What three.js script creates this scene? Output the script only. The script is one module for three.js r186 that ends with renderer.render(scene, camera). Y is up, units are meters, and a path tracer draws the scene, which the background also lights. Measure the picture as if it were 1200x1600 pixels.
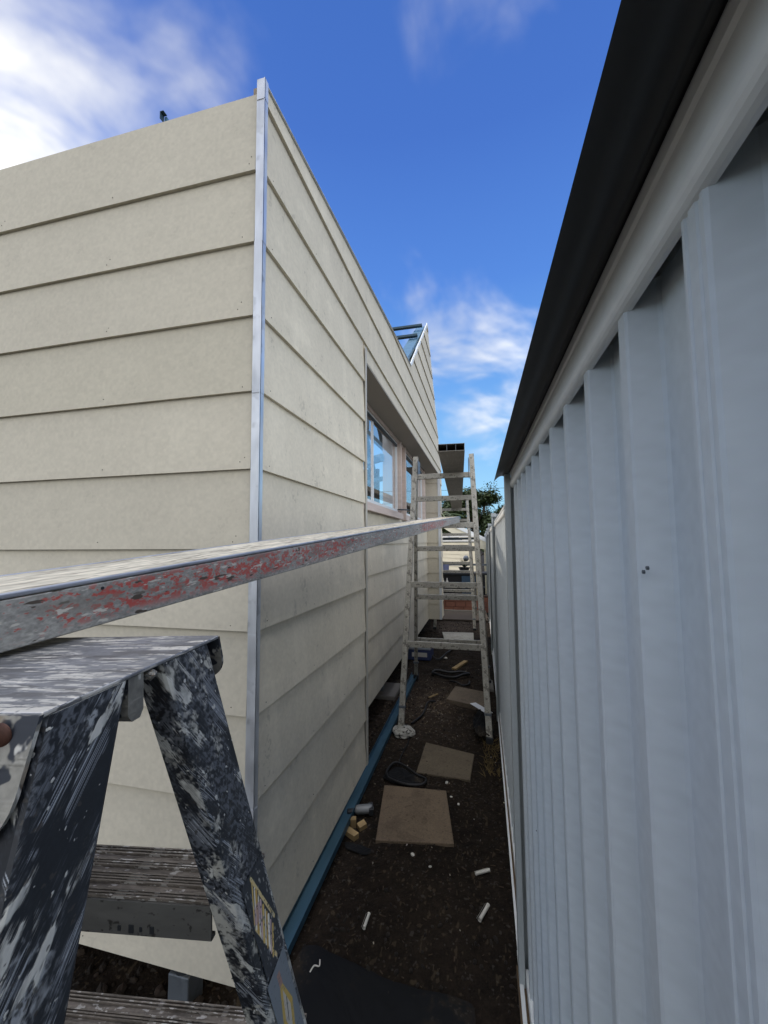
import * as THREE from 'three';
import { RoundedBoxGeometry } from 'three/addons/geometries/RoundedBoxGeometry.js';
import { ImprovedNoise } from 'three/addons/math/ImprovedNoise.js';
import { mergeGeometries } from 'three/addons/utils/BufferGeometryUtils.js';

// ------------------------------------------------------------------ camera, sky, sun, exposure
const scene = new THREE.Scene();
const camera = new THREE.PerspectiveCamera(103.24, 768 / 1024, 0.02, 900);
camera.position.set(0, 1.7, 0);
camera.rotation.order = 'YXZ';
camera.rotation.set(0.0739117, 0.236238, -0.00730875);
const renderer = new THREE.WebGLRenderer();
renderer.setSize(768, 1024);
renderer.toneMapping = THREE.LinearToneMapping;
renderer.toneMappingExposure = 1.12;
renderer.shadowMap.enabled = true;

const sunDir = new THREE.Vector3(-0.82, 0.45, -0.34).normalize();
const sun = new THREE.DirectionalLight(0xfff1dd, 2.4);
sun.position.copy(sunDir).multiplyScalar(40).add(new THREE.Vector3(-1, 0, -5));
sun.target.position.set(-1, 0, -5);
sun.castShadow = true; sun.shadow.mapSize.set(4096, 4096); sun.shadow.radius = 3;
Object.assign(sun.shadow.camera, { left: -22, right: 22, top: 22, bottom: -22, near: 1, far: 90 });
scene.add(sun, sun.target);

const inoise = new ImprovedNoise();
const clamp = (v, a = 0, b = 1) => Math.min(b, Math.max(a, v));
const mix = (a, b, t) => a + (b - a) * t;
const smooth = (a, b, v) => { const t = clamp((v - a) / (b - a)); return t * t * (3 - 2 * t); };
const fbm3 = (x, y, z, o = 5) => { let s = 0, a = 0.5, t = 0; for (let i = 0; i < o; i++) { s += a * inoise.noise(x, y, z); t += a; a *= 0.53; x = x * 2.03 + 5.1; y = y * 2.03 + 1.7; z = z * 2.03 + 3.3; } return s / t; };

{ // blue sky with white cloud, thicker to the left; unseen cloud added behind, right and overhead as fill
  const W = 2048, H = 1024, data = new Float32Array(W * H * 4);
  const stops = [[-90, .07, .06, .05], [-2, .12, .13, .14], [0, .42, .74, .92], [5, .37, .69, .93], [12, .25, .53, .90], [21, .155, .38, .82], [33, .092, .245, .70], [47, .062, .168, .56], [65, .05, .14, .48], [90, .045, .125, .44]];
  const banks = [ // [direction, angular radius, strength]: the cloud masses over the street
    [[-.72, .58, -.38], .30, .82], [[-.60, .68, -.42], .20, .5], [[-.44, .75, -.5], .15, .4], [[-.9, .4, -.2], .45, .75],
    [[-.02, .82, -.57], .13, .44], [[.06, .80, -.60], .11, .36],
    [[.03, .40, -.92], .17, .50], [[.05, .33, -.94], .13, .50], [[-.08, .44, -.9], .15, .48], [[.02, .27, -.96], .11, .54], [[-.14, .52, -.84], .12, .36],
  ].map(([d, r, s]) => [new THREE.Vector3(...d).normalize(), r, s]);
  for (let j = 0; j < H; j++) {
    const el = ((j + .5) / H - .5) * Math.PI, eld = el * 180 / Math.PI, ce = Math.cos(el), y = Math.sin(el);
    let k = 0; while (k < stops.length - 2 && eld > stops[k + 1][0]) k++;
    const a = stops[k], b = stops[k + 1], E = .97, t = clamp((eld - a[0]) / (b[0] - a[0]));
    const base = [1, 2, 3].map((c) => mix(a[c], b[c], t) * E);
    for (let i = 0; i < W; i++) {
      const az = ((i + .5) / W - .5) * 2 * Math.PI, x = Math.cos(az) * ce, z = Math.sin(az) * ce;
      let r = base[0], g = base[1], bl = base[2];
      if (y > 0.005) {
        const f = 1 / (y + .22), px = x * f, pz = z * f;
        const w = fbm3(px * 1.3 + 9, pz * 1.3, 2.5, 3);
        const n = fbm3(px * 2.1 + w * .9 + 4, pz * 3.1 + w * .7, .7, 7) + .6 * fbm3(px * 12 + w * 4 + pz * 5, pz * 7 + w * 2, 3.7, 6);
        let env = 0;
        for (const [d, rad, s] of banks) { const q = d.x * x + d.y * y + d.z * z; if (q > 0) { const ang = Math.acos(Math.min(1, q)); env = Math.max(env, s * Math.exp(-(ang * ang) / (rad * rad))); } }
        const back = smooth(-.1, .8, z), left = smooth(.2, .95, -x) * .35, right = smooth(.25, .7, x) * smooth(-.6, -.05, z) * .85, top = smooth(.83, .95, y) * .95;  // back, right and top: cloud cover added out of view to light walls and passage
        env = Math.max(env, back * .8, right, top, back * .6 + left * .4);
        const dens = smooth(.20, .92, env * .92 + n * .80 * (.22 + env));
        const toSun = x * sunDir.x + y * sunDir.y + z * sunDir.z;
        // sunlit clouds opposite the sun; added brightness overhead lights the passage
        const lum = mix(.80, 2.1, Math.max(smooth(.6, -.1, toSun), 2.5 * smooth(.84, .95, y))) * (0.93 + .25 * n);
        r = mix(r, lum * .985, dens); g = mix(g, lum, dens); bl = mix(bl, lum * 1.03, dens);
        const halo = Math.pow(clamp(toSun), 24) * .5; r += halo; g += halo * .97; bl += halo * .9;
      }
      const o = (j * W + i) * 4; data[o] = r; data[o + 1] = g; data[o + 2] = bl; data[o + 3] = 1;
    }
  }
  const sky = new THREE.DataTexture(data, W, H, THREE.RGBAFormat, THREE.FloatType);
  sky.mapping = THREE.EquirectangularReflectionMapping; sky.magFilter = THREE.LinearFilter; sky.minFilter = THREE.LinearFilter; sky.needsUpdate = true;
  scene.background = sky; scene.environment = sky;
}

// ------------------------------------------------------------------ helpers
let seed = 12345;
const rnd = () => { seed = (seed * 1664525 + 1013904223) >>> 0; return seed / 4294967296; };
const rr = (a, b) => a + (b - a) * rnd();
const used = new Map();
function numbered(n) { const k = used.get(n) ?? 0; used.set(n, k + 1); return k ? n + '_' + String(k).padStart(3, '0') : n; }
function thing(name, label, category, pos = [0, 0, 0], ry = 0, group) {
  const o = new THREE.Group(); o.name = numbered(name); o.position.set(...pos); o.rotation.y = ry;
  o.userData = { label, category }; if (group) o.userData.group = group; scene.add(o); return o;
}
function part(name, geo, mat, parent, label) {
  const m = new THREE.Mesh(geo, mat); m.name = name; m.castShadow = m.receiveShadow = true; if (label) m.userData.label = label; parent.add(m); return m;
}
function single(name, geo, mat, label, category, group, pos, rot) {
  const m = new THREE.Mesh(geo, mat); m.name = numbered(name); m.castShadow = m.receiveShadow = true; m.userData = { label, category }; if (group) m.userData.group = group;
  if (pos) m.position.set(...pos); if (rot) m.rotation.set(...rot); scene.add(m); return m;
}
function structure(name, geo, mat, label) { const m = new THREE.Mesh(geo, mat); m.name = numbered(name); m.castShadow = m.receiveShadow = true; m.userData = { kind: 'structure', label, category: 'ground' }; scene.add(m); return m; }
// uv in metres, taken from the two axes across each face
function uvm(g, s = 1, du = 0, dv = 0, swap = false) {
  if (g.index) g = g.toNonIndexed(); if (!g.attributes.normal) g.computeVertexNormals();
  const p = g.attributes.position, n = g.attributes.normal, uv = new Float32Array(p.count * 2);
  for (let i = 0; i < p.count; i += 3) {
    let nx = 0, ny = 0, nz = 0; for (let k = 0; k < 3; k++) { nx += Math.abs(n.getX(i + k)); ny += Math.abs(n.getY(i + k)); nz += Math.abs(n.getZ(i + k)); }
    for (let k = 0; k < 3; k++) {
      const x = p.getX(i + k), y = p.getY(i + k), z = p.getZ(i + k);
      let u, v; if (nx >= ny && nx >= nz) { u = z; v = y; } else if (ny >= nz) { u = x; v = z; } else { u = x; v = y; }
      if (swap) [u, v] = [v, u];
      uv[(i + k) * 2] = (u + du) / s; uv[(i + k) * 2 + 1] = (v + dv) / s;
    }
  }
  g.setAttribute('uv', new THREE.BufferAttribute(uv, 2)); return g;
}
const bx = (w, h, d, x = 0, y = 0, z = 0, r = 0) => { const g = r ? new RoundedBoxGeometry(w, h, d, 2, r) : new THREE.BoxGeometry(w, h, d); g.translate(x, y, z); return uvm(g); };
const merge = (list) => mergeGeometries(list.map((g) => { let q = g.index ? g.toNonIndexed() : g; for (const k of Object.keys(q.attributes)) if (!['position', 'normal', 'uv'].includes(k)) q.deleteAttribute(k); if (!q.attributes.uv) q = uvm(q); return q; }));
// polygon [[a, b], ...] pulled out by depth; place(a, b, c) puts each corner in the world
function slab(poly, depth, place, s = 1, du = 0, dv = 0) {
  const sh = new THREE.Shape(poly.map(([a, b]) => new THREE.Vector2(a, b)));
  let g = new THREE.ExtrudeGeometry(sh, { depth, bevelEnabled: false, steps: 1 });
  const p = g.attributes.position;
  for (let i = 0; i < p.count; i++) { const q = place(p.getX(i), p.getY(i), p.getZ(i)); p.setXYZ(i, q[0], q[1], q[2]); }
  // keep faces turned outwards whatever the mapping did
  const A = place(0, 0, 0), B = place(1, 0, 0), C = place(0, 1, 0), D = place(0, 0, 1), e = (u) => u.map((v, i) => v - A[i]);
  const [b, c, d] = [e(B), e(C), e(D)];
  const det = b[0] * (c[1] * d[2] - c[2] * d[1]) - b[1] * (c[0] * d[2] - c[2] * d[0]) + b[2] * (c[0] * d[1] - c[1] * d[0]);
  if (det < 0) for (let i = 0; i < p.count; i += 3) { const t = [p.getX(i), p.getY(i), p.getZ(i)]; p.setXYZ(i, p.getX(i + 1), p.getY(i + 1), p.getZ(i + 1)); p.setXYZ(i + 1, ...t); }
  g.deleteAttribute('normal'); g.computeVertexNormals(); return uvm(g, s, du, dv);
}
// a bar of section w x h between two points; `up` turns the section
function bar(a, b, w, h, up = [0, 1, 0], r = 0) {
  const A = new THREE.Vector3(...a), B = new THREE.Vector3(...b), L = A.distanceTo(B), zz = B.clone().sub(A).normalize();
  const xx = new THREE.Vector3(...up).cross(zz).normalize(), yy = zz.clone().cross(xx);
  const g = bx(w, h, L, 0, 0, 0, r); g.applyMatrix4(new THREE.Matrix4().makeBasis(xx, yy, zz).setPosition(A.add(B).multiplyScalar(.5))); return g;
}
const tube = (pts, r, seg = 48, rad = 8, closed = false) => new THREE.TubeGeometry(new THREE.CatmullRomCurve3(pts.map((p) => new THREE.Vector3(...p)), closed), seg, r, rad, closed);

// ------------------------------------------------------------------ procedural textures
const hash = (x, y, s) => { let h = (x * 374761393 + y * 668265263 + s * 974634541) | 0; h = Math.imul(h ^ (h >>> 13), 1274126177); h ^= h >>> 16; return (h >>> 0) / 4294967295; };
function vn(x, y, px, py, s) { // tiling value noise
  const xi = Math.floor(x), yi = Math.floor(y), fx = x - xi, fy = y - yi, u = fx * fx * (3 - 2 * fx), v = fy * fy * (3 - 2 * fy);
  const X0 = ((xi % px) + px) % px, X1 = (X0 + 1) % px, Y0 = ((yi % py) + py) % py, Y1 = (Y0 + 1) % py;
  return mix(mix(hash(X0, Y0, s), hash(X1, Y0, s), u), mix(hash(X0, Y1, s), hash(X1, Y1, s), u), v);
}
function fb(u, v, fx, fy, o, s) { let t = 0, a = .5, n = 0; for (let i = 0; i < o; i++) { t += a * vn(u * fx, v * fy, fx, fy, s + i * 17); n += a; a *= .55; fx *= 2; fy *= 2; } return t / n; }
const srgb = (v) => { v = clamp(v); return 255 * (v <= .0031308 ? v * 12.92 : 1.055 * Math.pow(v, 1 / 2.4) - .055); };
function finish(t, color, rep) { t.wrapS = t.wrapT = THREE.RepeatWrapping; t.magFilter = THREE.LinearFilter; t.minFilter = THREE.LinearMipmapLinearFilter; t.generateMipmaps = true; t.anisotropy = 8; if (color) t.colorSpace = THREE.SRGBColorSpace; if (rep) t.repeat.set(...rep); t.needsUpdate = true; return t; }
function colourTex(w, h, fn) { const d = new Uint8Array(w * h * 4); for (let j = 0; j < h; j++) for (let i = 0; i < w; i++) { const c = fn(i / w, j / h, i, j), o = (j * w + i) * 4; d[o] = srgb(c[0]); d[o + 1] = srgb(c[1]); d[o + 2] = srgb(c[2]); d[o + 3] = 255; } return finish(new THREE.DataTexture(d, w, h), true); }
function greyTex(w, h, fn) { const d = new Uint8Array(w * h * 4); for (let j = 0; j < h; j++) for (let i = 0; i < w; i++) { const c = 255 * clamp(fn(i / w, j / h, i, j)), o = (j * w + i) * 4; d[o] = d[o + 1] = d[o + 2] = c; d[o + 3] = 255; } return finish(new THREE.DataTexture(d, w, h), false); }
const lerp3 = (a, b, t) => [mix(a[0], b[0], t), mix(a[1], b[1], t), mix(a[2], b[2], t)];
// dabs of brushed paint laid into a tiling mask
function paintMask(w, h, strokes, s0) {
  const m = new Float32Array(w * h); seed = s0;
  for (const [x, y, len, wid, ang, soft, dry] of strokes) {
    const ca = Math.cos(ang), sa = Math.sin(ang), R = Math.ceil(Math.hypot(len, wid) / 2 + 4), id = (rnd() * 9999) | 0;
    for (let j = -R; j <= R; j++) for (let i = -R; i <= R; i++) {
      const u = (i * ca + j * sa) / len + .5, v = (-i * sa + j * ca) / wid + .5; if (u < -.1 || u > 1.1 || v < -.1 || v > 1.1) continue;
      const edge = .16 * (vn(u * 6, v * 3, 999, 999, id) - .5) + .1 * (vn(u * 22, v * 9, 999, 999, id + 3) - .5);
      const body = smooth(.5, .5 - soft, Math.abs(v - .5) + edge) * smooth(.5, .5 - soft, Math.abs(u - .5) + edge * .7);
      const bristle = vn(u * 3, v * wid * .42, 999, 999, id + 7) * .75 + vn(u * 12, v * wid * .9, 999, 999, id + 9) * .25;
      const cover = mix(1, smooth(.42, .62, bristle + .16 * (.5 - u)), dry);
      const a = body * cover, X = (((x + i) | 0) % w + w) % w, Y = (((y + j) | 0) % h + h) % h, o = Y * w + X; if (a > m[o]) m[o] = a;
    }
  }
  return m;
}

// fibre cement cladding: faint mottle, fine sanded grain, dusty rubs
const cementMap = colourTex(1024, 1024, (u, v) => {
  const a = fb(u, v, 5, 5, 5, 11), b = fb(u, v, 160, 160, 2, 31), c = fb(u, v, 24, 90, 3, 41), d = smooth(.6, .78, fb(u, v, 9, 4, 4, 51)), st = smooth(.66, .8, fb(u, v, 26, 26, 3, 61)) * smooth(.5, .7, b);
  const k = 1 + (a - .5) * .07 + (b - .5) * .15 + (c - .5) * .04 + d * .03 - st * .12;
  return [.545 * k, .498 * k, .395 * k];
});
const cementRub = colourTex(1024, 1024, (u, v) => {
  const a = fb(u, v, 4, 4, 5, 12), b = fb(u, v, 170, 170, 2, 32), d = smooth(.5, .75, fb(u, v, 14, 3, 4, 52)), e = smooth(.6, .78, fb(u, v, 7, 16, 5, 57)), st = smooth(.62, .78, fb(u, v, 30, 18, 4, 62)) * smooth(.5, .68, b);
  const k = 1 + (a - .5) * .13 + (b - .5) * .16 + d * .08 + e * .08 - st * .26;
  return [.615 * k, .56 * k, .443 * k];
});
const cementBump = greyTex(512, 512, (u, v) => .5 + (fb(u, v, 90, 90, 3, 71) - .5) * .8 + (fb(u, v, 8, 8, 3, 72) - .5) * .3);
const cement = [], cementSide = [];
for (let i = 0; i < 4; i++) { const f = [1, .975, 1.02, .955][i]; cement.push(new THREE.MeshStandardMaterial({ map: cementMap, color: new THREE.Color().setRGB(f, f, f * (i === 3 ? .985 : 1)), roughness: .9, bumpMap: cementBump, bumpScale: .0006 })); cementSide.push(new THREE.MeshStandardMaterial({ map: cementRub, color: new THREE.Color().setRGB(f, f, f), roughness: .92, bumpMap: cementBump, bumpScale: .0007 })); }

const galvMap = colourTex(512, 512, (u, v) => { const a = fb(u, v, 7, 7, 3, 81), b = fb(u, v, 60, 14, 2, 82), s = smooth(.6, .75, fb(u, v, 14, 14, 4, 83)); const k = .62 + (a - .5) * .22 + (b - .5) * .12 - s * .14; return [k * .96, k * .99, k * 1.03]; });
const galvRough = greyTex(512, 512, (u, v) => .5 + (fb(u, v, 12, 12, 4, 85) - .5) * .4);
const galv = new THREE.MeshStandardMaterial({ map: galvMap, metalness: .7, roughness: 1, roughnessMap: galvRough });
const galvDull = new THREE.MeshStandardMaterial({ map: galvMap, color: 0x8f959a, metalness: .6, roughness: .62 });

const sheetMap = colourTex(512, 512, (u, v) => { const a = fb(u, v, 90, 3, 3, 91), b = fb(u, v, 120, 120, 2, 92), c = fb(u, v, 4, 4, 4, 93), d = smooth(.7, .8, fb(u, v, 20, 20, 4, 95)); const k = 1 + (b - .5) * .12; return [.535 * k, .578 * k, .60 * k]; });
const fencePaint = new THREE.MeshStandardMaterial({ map: sheetMap, roughness: .48, side: THREE.DoubleSide });
const railMap = colourTex(256, 256, (u, v) => { const b = fb(u, v, 90, 90, 2, 97), c = fb(u, v, 3, 3, 4, 98); const k = 1 + (b - .5) * .09 + (c - .5) * .03; return [.74 * k, .75 * k, .74 * k]; });
const railPaint = new THREE.MeshStandardMaterial({ map: railMap, roughness: .42 });
const postPaint = new THREE.MeshStandardMaterial({ map: railMap, color: 0xbfc4c6, roughness: .45 });
const darkRoof = new THREE.MeshStandardMaterial({ color: new THREE.Color().setRGB(.035, .036, .038), roughness: .5, side: THREE.DoubleSide });

// ------------------------------------------------------------------ ground
const dustAt = (x, z) => clamp(Math.exp(-(((x + .55) / .34) ** 2) - ((z + 4.35) / .62) ** 2) * 1.0 + .35 * Math.exp(-(((x + 1.1) / .5) ** 2) - ((z + 4.4) / .8) ** 2) + .7 * Math.exp(-(((x + .55) / .5) ** 2) - ((z + 8.3) / .9) ** 2));
const groundY = (x, z) => { const near = smooth(12, 5, Math.hypot(x, z + 4)); return near * (.024 * fbm3(x * 2.1, z * 2.1, 1.1, 3) + .020 * fbm3(x * 8, z * 8, 4.2, 4) + (x < -.98 && z < -1.1 ? .03 * fbm3(x * 5, z * 5, 8, 3) : 0)) - .006; };
{
  const ax = [], az = []; for (let x = -2.6; x <= .5; x += .026) ax.push(x); for (let z = -9.5; z <= .4; z += .034) az.push(z);
  const grow = (s, e, st) => { const o = []; let v = s, d = st; while (Math.abs(v) < e) { v += d; d *= 1.35; o.push(v); } return o; };
  const X = [...grow(-2.6, 420, -.08).reverse(), ...ax, ...grow(.5, 420, .08)], Z = [...grow(-9.5, 420, -.1).reverse(), ...az, ...grow(.4, 420, .1)];
  const pos = [], uv = [], col = [], idx = [];
  for (const z of Z) for (const x of X) {
    pos.push(x, groundY(x, z), z); uv.push(x / 1.6, z / 1.6);
    const d = dustAt(x, z) * (.55 + .9 * clamp(.5 + fbm3(x * 6, z * 6, 2, 4))), g = 1 + .5 * fbm3(x * 1.7, z * 1.7, 6, 3);
    col.push(mix(g, 4.6, d * .75), mix(g, 4.7, d * .75), mix(g, 4.9, d * .75));
  }
  for (let j = 0; j < Z.length - 1; j++) for (let i = 0; i < X.length - 1; i++) { const a = j * X.length + i, b = a + 1, c = a + X.length, d = c + 1; idx.push(a, c, b, b, c, d); }
  const g = new THREE.BufferGeometry(); g.setAttribute('position', new THREE.Float32BufferAttribute(pos, 3)); g.setAttribute('uv', new THREE.Float32BufferAttribute(uv, 2)); g.setAttribute('color', new THREE.Float32BufferAttribute(col, 3)); g.setIndex(idx); g.computeVertexNormals();
  const soilMap = colourTex(1024, 1024, (u, v) => {
    const a = fb(u, v, 6, 6, 5, 101), b = fb(u, v, 60, 60, 3, 102), c = fb(u, v, 200, 200, 2, 103), s = smooth(.72, .8, fb(u, v, 120, 60, 2, 104)), p = smooth(.76, .82, fb(u, v, 90, 90, 2, 106));
    const k = .55 + a * .6 + (b - .5) * .9 + (c - .5) * .6; let q = [.0165 * k, .0117 * k, .008 * k]; q = lerp3(q, [.09, .068, .042], s * .4); return lerp3(q, [.10, .09, .078], p * .35);
  });
  const soilBump = greyTex(1024, 1024, (u, v) => fb(u, v, 40, 40, 5, 111) * .7 + fb(u, v, 190, 190, 2, 112) * .3);
  structure('ground', g, new THREE.MeshPhysicalMaterial({ map: soilMap, vertexColors: true, roughness: 1, specularIntensity: .35, bumpMap: soilBump, bumpScale: .012 }), 'dark trampled soil of the side passage and yard');
}

// ------------------------------------------------------------------ house under construction
const FZ = -1.25, SX = -.75, RX = -.985, Y0 = .285, PITCH = .279, BZ = -2.6, EZ = -7.55;
const house = thing('house', 'unfinished house clad in wide beige fibre cement boards with galvanised corner', 'house', [-.75, 0, -1.25]);
const H = (g) => g.translate(.75, 0, 1.25);            // parts are made in world places, then moved to the house's base
const lev = (k) => Y0 + PITCH * k;
const T = .02, KICK = .0135;
function lap(poly, yb, place, mats) { // a lapped board: its foot stands proud of the one below
  const out = (y) => -KICK * clamp((y - yb) / PITCH, 0, 1.1);
  const g = slab(poly, T, (s, y, d) => place(s, y, out(y) - T + d), 2.0, rr(0, 2), rr(0, 2));
  part('cladding_board', H(g), mats[(rnd() * mats.length) | 0], house);
}
seed = 77;
// front wall, facing the camera
for (let k = 0; k < 11; k++) { const a = lev(k), b = k === 10 ? 3.394 : lev(k + 1) + .006; lap([[-9, a], [SX - .03, a], [SX - .03, b], [-9, b]], a, (s, y, o) => [s, y, FZ + o], cement); }
// side wall along the passage
const rake = (z) => 3.418 + .0965 * (FZ - z), VZ = -4.517, AZ = -6.16, AY = 5.12, RZ = -8.02;
const gl = (y) => mix(VZ, AZ, (y - rake(VZ)) / (AY - rake(VZ))), gr = (y) => mix(RZ, AZ, (y - 3.1) / (AY - 3.1));
const sideAt = (s, y, o) => [SX + o, y, s];
for (let k = 0; k < 10; k++) { const a = lev(k), b = lev(k + 1) + .006; lap([[BZ + .012, a], [FZ - .028, a], [FZ - .028, b], [BZ + .012, b]], a, sideAt, cementSide); }
{ const a = 2.962, b = lev(10) + .006; lap([[EZ, a], [BZ - .014, a], [BZ - .014, b], [EZ, b]], lev(9), sideAt, cementSide); }
{ const a = lev(10), b = lev(11) + .006; lap([[gr(Math.max(a, 3.11)), a], [FZ - .028, a], [FZ - .028, b], [gr(b), b]], a, sideAt, cementSide); }
{ const a = lev(11), b = lev(12), zc = FZ - (b - 3.418) / .0965; lap([[gr(a), a], [FZ - .002, a], [FZ - .002, rake(FZ)], [zc, b], [gr(b), b]], a, sideAt, cementSide); }
{ const a = lev(12), b = lev(13) + .006, zc = FZ - (a - 3.418) / .0965; lap([[gr(a), a], [zc, a], [VZ, rake(VZ)], [gl(b), b], [gr(b), b]], a, sideAt, cementSide); }
for (let k = 13; k < 17; k++) { const a = lev(k), b = lev(k + 1) + .006; lap([[gr(a), a], [gl(a), a], [gl(b), b], [gr(b), b]], a, sideAt, cementSide); }
{ const a = lev(17); lap([[gr(a), a], [gl(a), a], [AZ, AY]], a, sideAt, cementSide); }
// recessed wall under the windows, and the return that closes the recess
for (let k = 0; k < 6; k++) { const a = lev(k), b = k === 5 ? 1.975 : lev(k + 1) + .006; lap([[EZ, a], [BZ + .05, a], [BZ + .05, b], [EZ, b]], a, (s, y, o) => [RX + o, y, s], cementSide); }
for (let k = 0; k < 10; k++) { const a = lev(k), b = k === 9 ? 2.955 : lev(k + 1) + .006; lap([[RX - .05, a], [SX - .034, a], [SX - .034, b], [RX - .05, b]], a, (s, y, o) => [s, y, EZ + o], cement); }
for (let k = 0; k < 10; k++) { const a = lev(k), b = lev(k + 1) + .006; lap([[-8.03, a], [EZ - .03, a], [EZ - .03, b], [-8.03, b]], a, sideAt, cementSide); }
part('return_wall', H(bx(.22, 2.67, .02, RX + .1, 1.62, BZ + .002)), cement[1], house);
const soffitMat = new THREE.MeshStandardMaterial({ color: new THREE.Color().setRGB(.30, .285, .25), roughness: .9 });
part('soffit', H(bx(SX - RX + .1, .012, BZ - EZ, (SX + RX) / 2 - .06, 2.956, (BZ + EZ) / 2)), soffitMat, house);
part('floor_platform', H(bx(8.0, .12, 8.8, -5.06, .46, -5.75)), new THREE.MeshStandardMaterial({ color: 0x6b5a45, roughness: .95 }), house);

// galvanised corner, one soaker to each course
for (let k = 0; k < 12; k++) {
  const a = lev(k) - (k ? .012 : 0), b = k === 11 ? 3.424 : lev(k + 1) - .008, h = b - a, y = (a + b) / 2, o = .004 + (k % 2) * .0012, j = .002 * (rnd() - .5);
  const g = merge([bx(.033, h, .003, SX - .0125 + o, y, FZ + o + j, 0), bx(.003, h, .026, SX + o + .0025, y, FZ - .0095 + o)]);
  part('corner_flashing', H(g), galv, house);
}
part('corner_block', H(bx(.03, .035, .02, SX - .04, 3.41, FZ - .03)), new THREE.MeshStandardMaterial({ color: 0x8f8272, roughness: .9 }), house);
part('top_flashing', H(slab([[FZ - .004, 0], [VZ, 0], [VZ, .003], [FZ - .004, .003]], .032, (s, y, d) => [SX + .006 - d, rake(s) + y, s])), galv, house);
{ const w = .045, g = merge([bar([SX - .012, rake(VZ), VZ], [SX - .012, AY, AZ], w, .012, [1, 0, 0]), bar([SX - .012, AY, AZ], [SX - .012, 3.1, RZ], w, .012, [1, 0, 0])]); part('gable_flashing', H(g), new THREE.MeshStandardMaterial({ color: 0xf2f3f0, roughness: .45 }), house); }
part('return_corner_flashing', H(merge([bx(.04, 2.75, .004, SX - .014, 1.66, EZ + .006), bx(.004, 2.75, .04, SX + .006, 1.66, EZ - .012)])), new THREE.MeshStandardMaterial({ color: 0xc9cdd0, roughness: .45 }), house);
part('stop_batten', H(merge([bx(.005, 2.755, .03, SX + .0035, 1.662, BZ), bx(.02, 2.755, .004, SX - .006, 1.662, BZ - .016)])), new THREE.MeshStandardMaterial({ color: 0xb5b1a6, roughness: .6 }), house);
// nail heads
{ const list = [], nail = (x, y, z, ax) => { const g = new THREE.CylinderGeometry(.0019, .0019, .0016, 8); g.rotateX(Math.PI / 2); if (ax) g.rotateY(Math.PI / 2); g.translate(x, y, z); list.push(uvm(g)); };
  for (let k = 0; k < 12; k++) for (let i = 0; i < 8; i++) { const y = lev(k) + rr(.016, .03), x = SX - .075 - i * .6 + rr(-.02, .02); if (k < 11) { nail(x, y, FZ + .0002 - KICK * .07, 0); if (rnd() < .3) nail(x + rr(.008, .02), y + rr(.01, .03), FZ + .0002 - KICK * .16, 0); } }
  for (let k = 0; k < 11; k++) for (let i = 0; i < 4; i++) nail(SX + .0002 - KICK * .08, lev(k) + rr(.018, .03), FZ - .08 - i * .42, 1);
  const n = part('nail_head', H(merge(list)), new THREE.MeshStandardMaterial({ color: 0x4a4640, roughness: .7 }), house); n.userData.kind = 'stuff'; }
// windows in the recess
const primer = new THREE.MeshStandardMaterial({ map: colourTex(256, 256, (u, v) => { const k = 1 + (fb(u, v, 3, 40, 4, 121) - .5) * .3; return [.60 * k, .50 * k, .44 * k]; }), roughness: .85 });
const alu = new THREE.MeshStandardMaterial({ color: 0xd9dcdd, roughness: .4 }), aluDark = new THREE.MeshStandardMaterial({ color: 0x23262a, roughness: .5 });
const glass = new THREE.MeshPhysicalMaterial({ color: 0xffffff, transmission: 1, thickness: 0, roughness: 0, ior: 1.52 });
function windowUnit(z0, z1, mull) {
  const y0 = 2.065, y1 = 2.93, w = new THREE.Group(); w.name = 'window'; house.add(w);
  const fr = merge([bx(.03, .03, z0 - z1, RX - .025, y0 + .012, (z0 + z1) / 2), bx(.03, .03, z0 - z1, RX - .025, y1 - .012, (z0 + z1) / 2), bx(.03, y1 - y0 - .06, .024, RX - .026, (y0 + y1) / 2, z0 - .012), bx(.03, y1 - y0 - .06, .024, RX - .026, (y0 + y1) / 2, z1 + .012)]);
  part('window_frame', H(fr), alu, w);
  part('mullion', H(bx(.022, y1 - y0 - .06, .022, RX - .026, (y0 + y1) / 2, mull)), alu, w);
  part('pane', H(bx(.004, y1 - y0 - .06, z0 - mull - .05, RX - .028, (y0 + y1) / 2, (z0 + mull) / 2)), glass, w);
  part('pane', H(bx(.004, y1 - y0 - .06, mull - z1 - .05, RX - .024, (y0 + y1) / 2, (z1 + mull) / 2)), glass, w);
  part('head_track', H(bx(.02, .025, z0 - z1 - .08, RX - .012, y1 - .05, (z0 + z1) / 2)), aluDark, w);
}
windowUnit(-2.66, -4.86, -3.735); windowUnit(-5.24, -6.98, -6.25);
part('window_sill', H(bx(.075, .07, 2.32, RX + .005, 2.012, -3.79)), primer, house); part('window_sill', H(bx(.075, .07, 2.0, RX + .005, 2.012, -6.14)), primer, house);
part('head_trim', H(bx(.05, .035, 4.6, RX - .012, 2.935, -4.93)), primer, house);
for (const z of [-4.9, -5.2, -7.02]) part('window_reveal', H(bx(.09, .97, .045, RX - .012, 2.46, z)), primer, house);
part('timber_stud', H(bx(.06, 1.02, .2, RX - .05, 2.44, -5.05)), primer, house); part('timber_stud', H(bx(.06, .98, .42, RX - .05, 2.45, -7.26)), primer, house);
part('packing_wedge', H(bar([RX + .02, 2.09, -4.78], [RX + .1, 2.1, -5.05], .04, .012)), aluDark, house);
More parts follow.
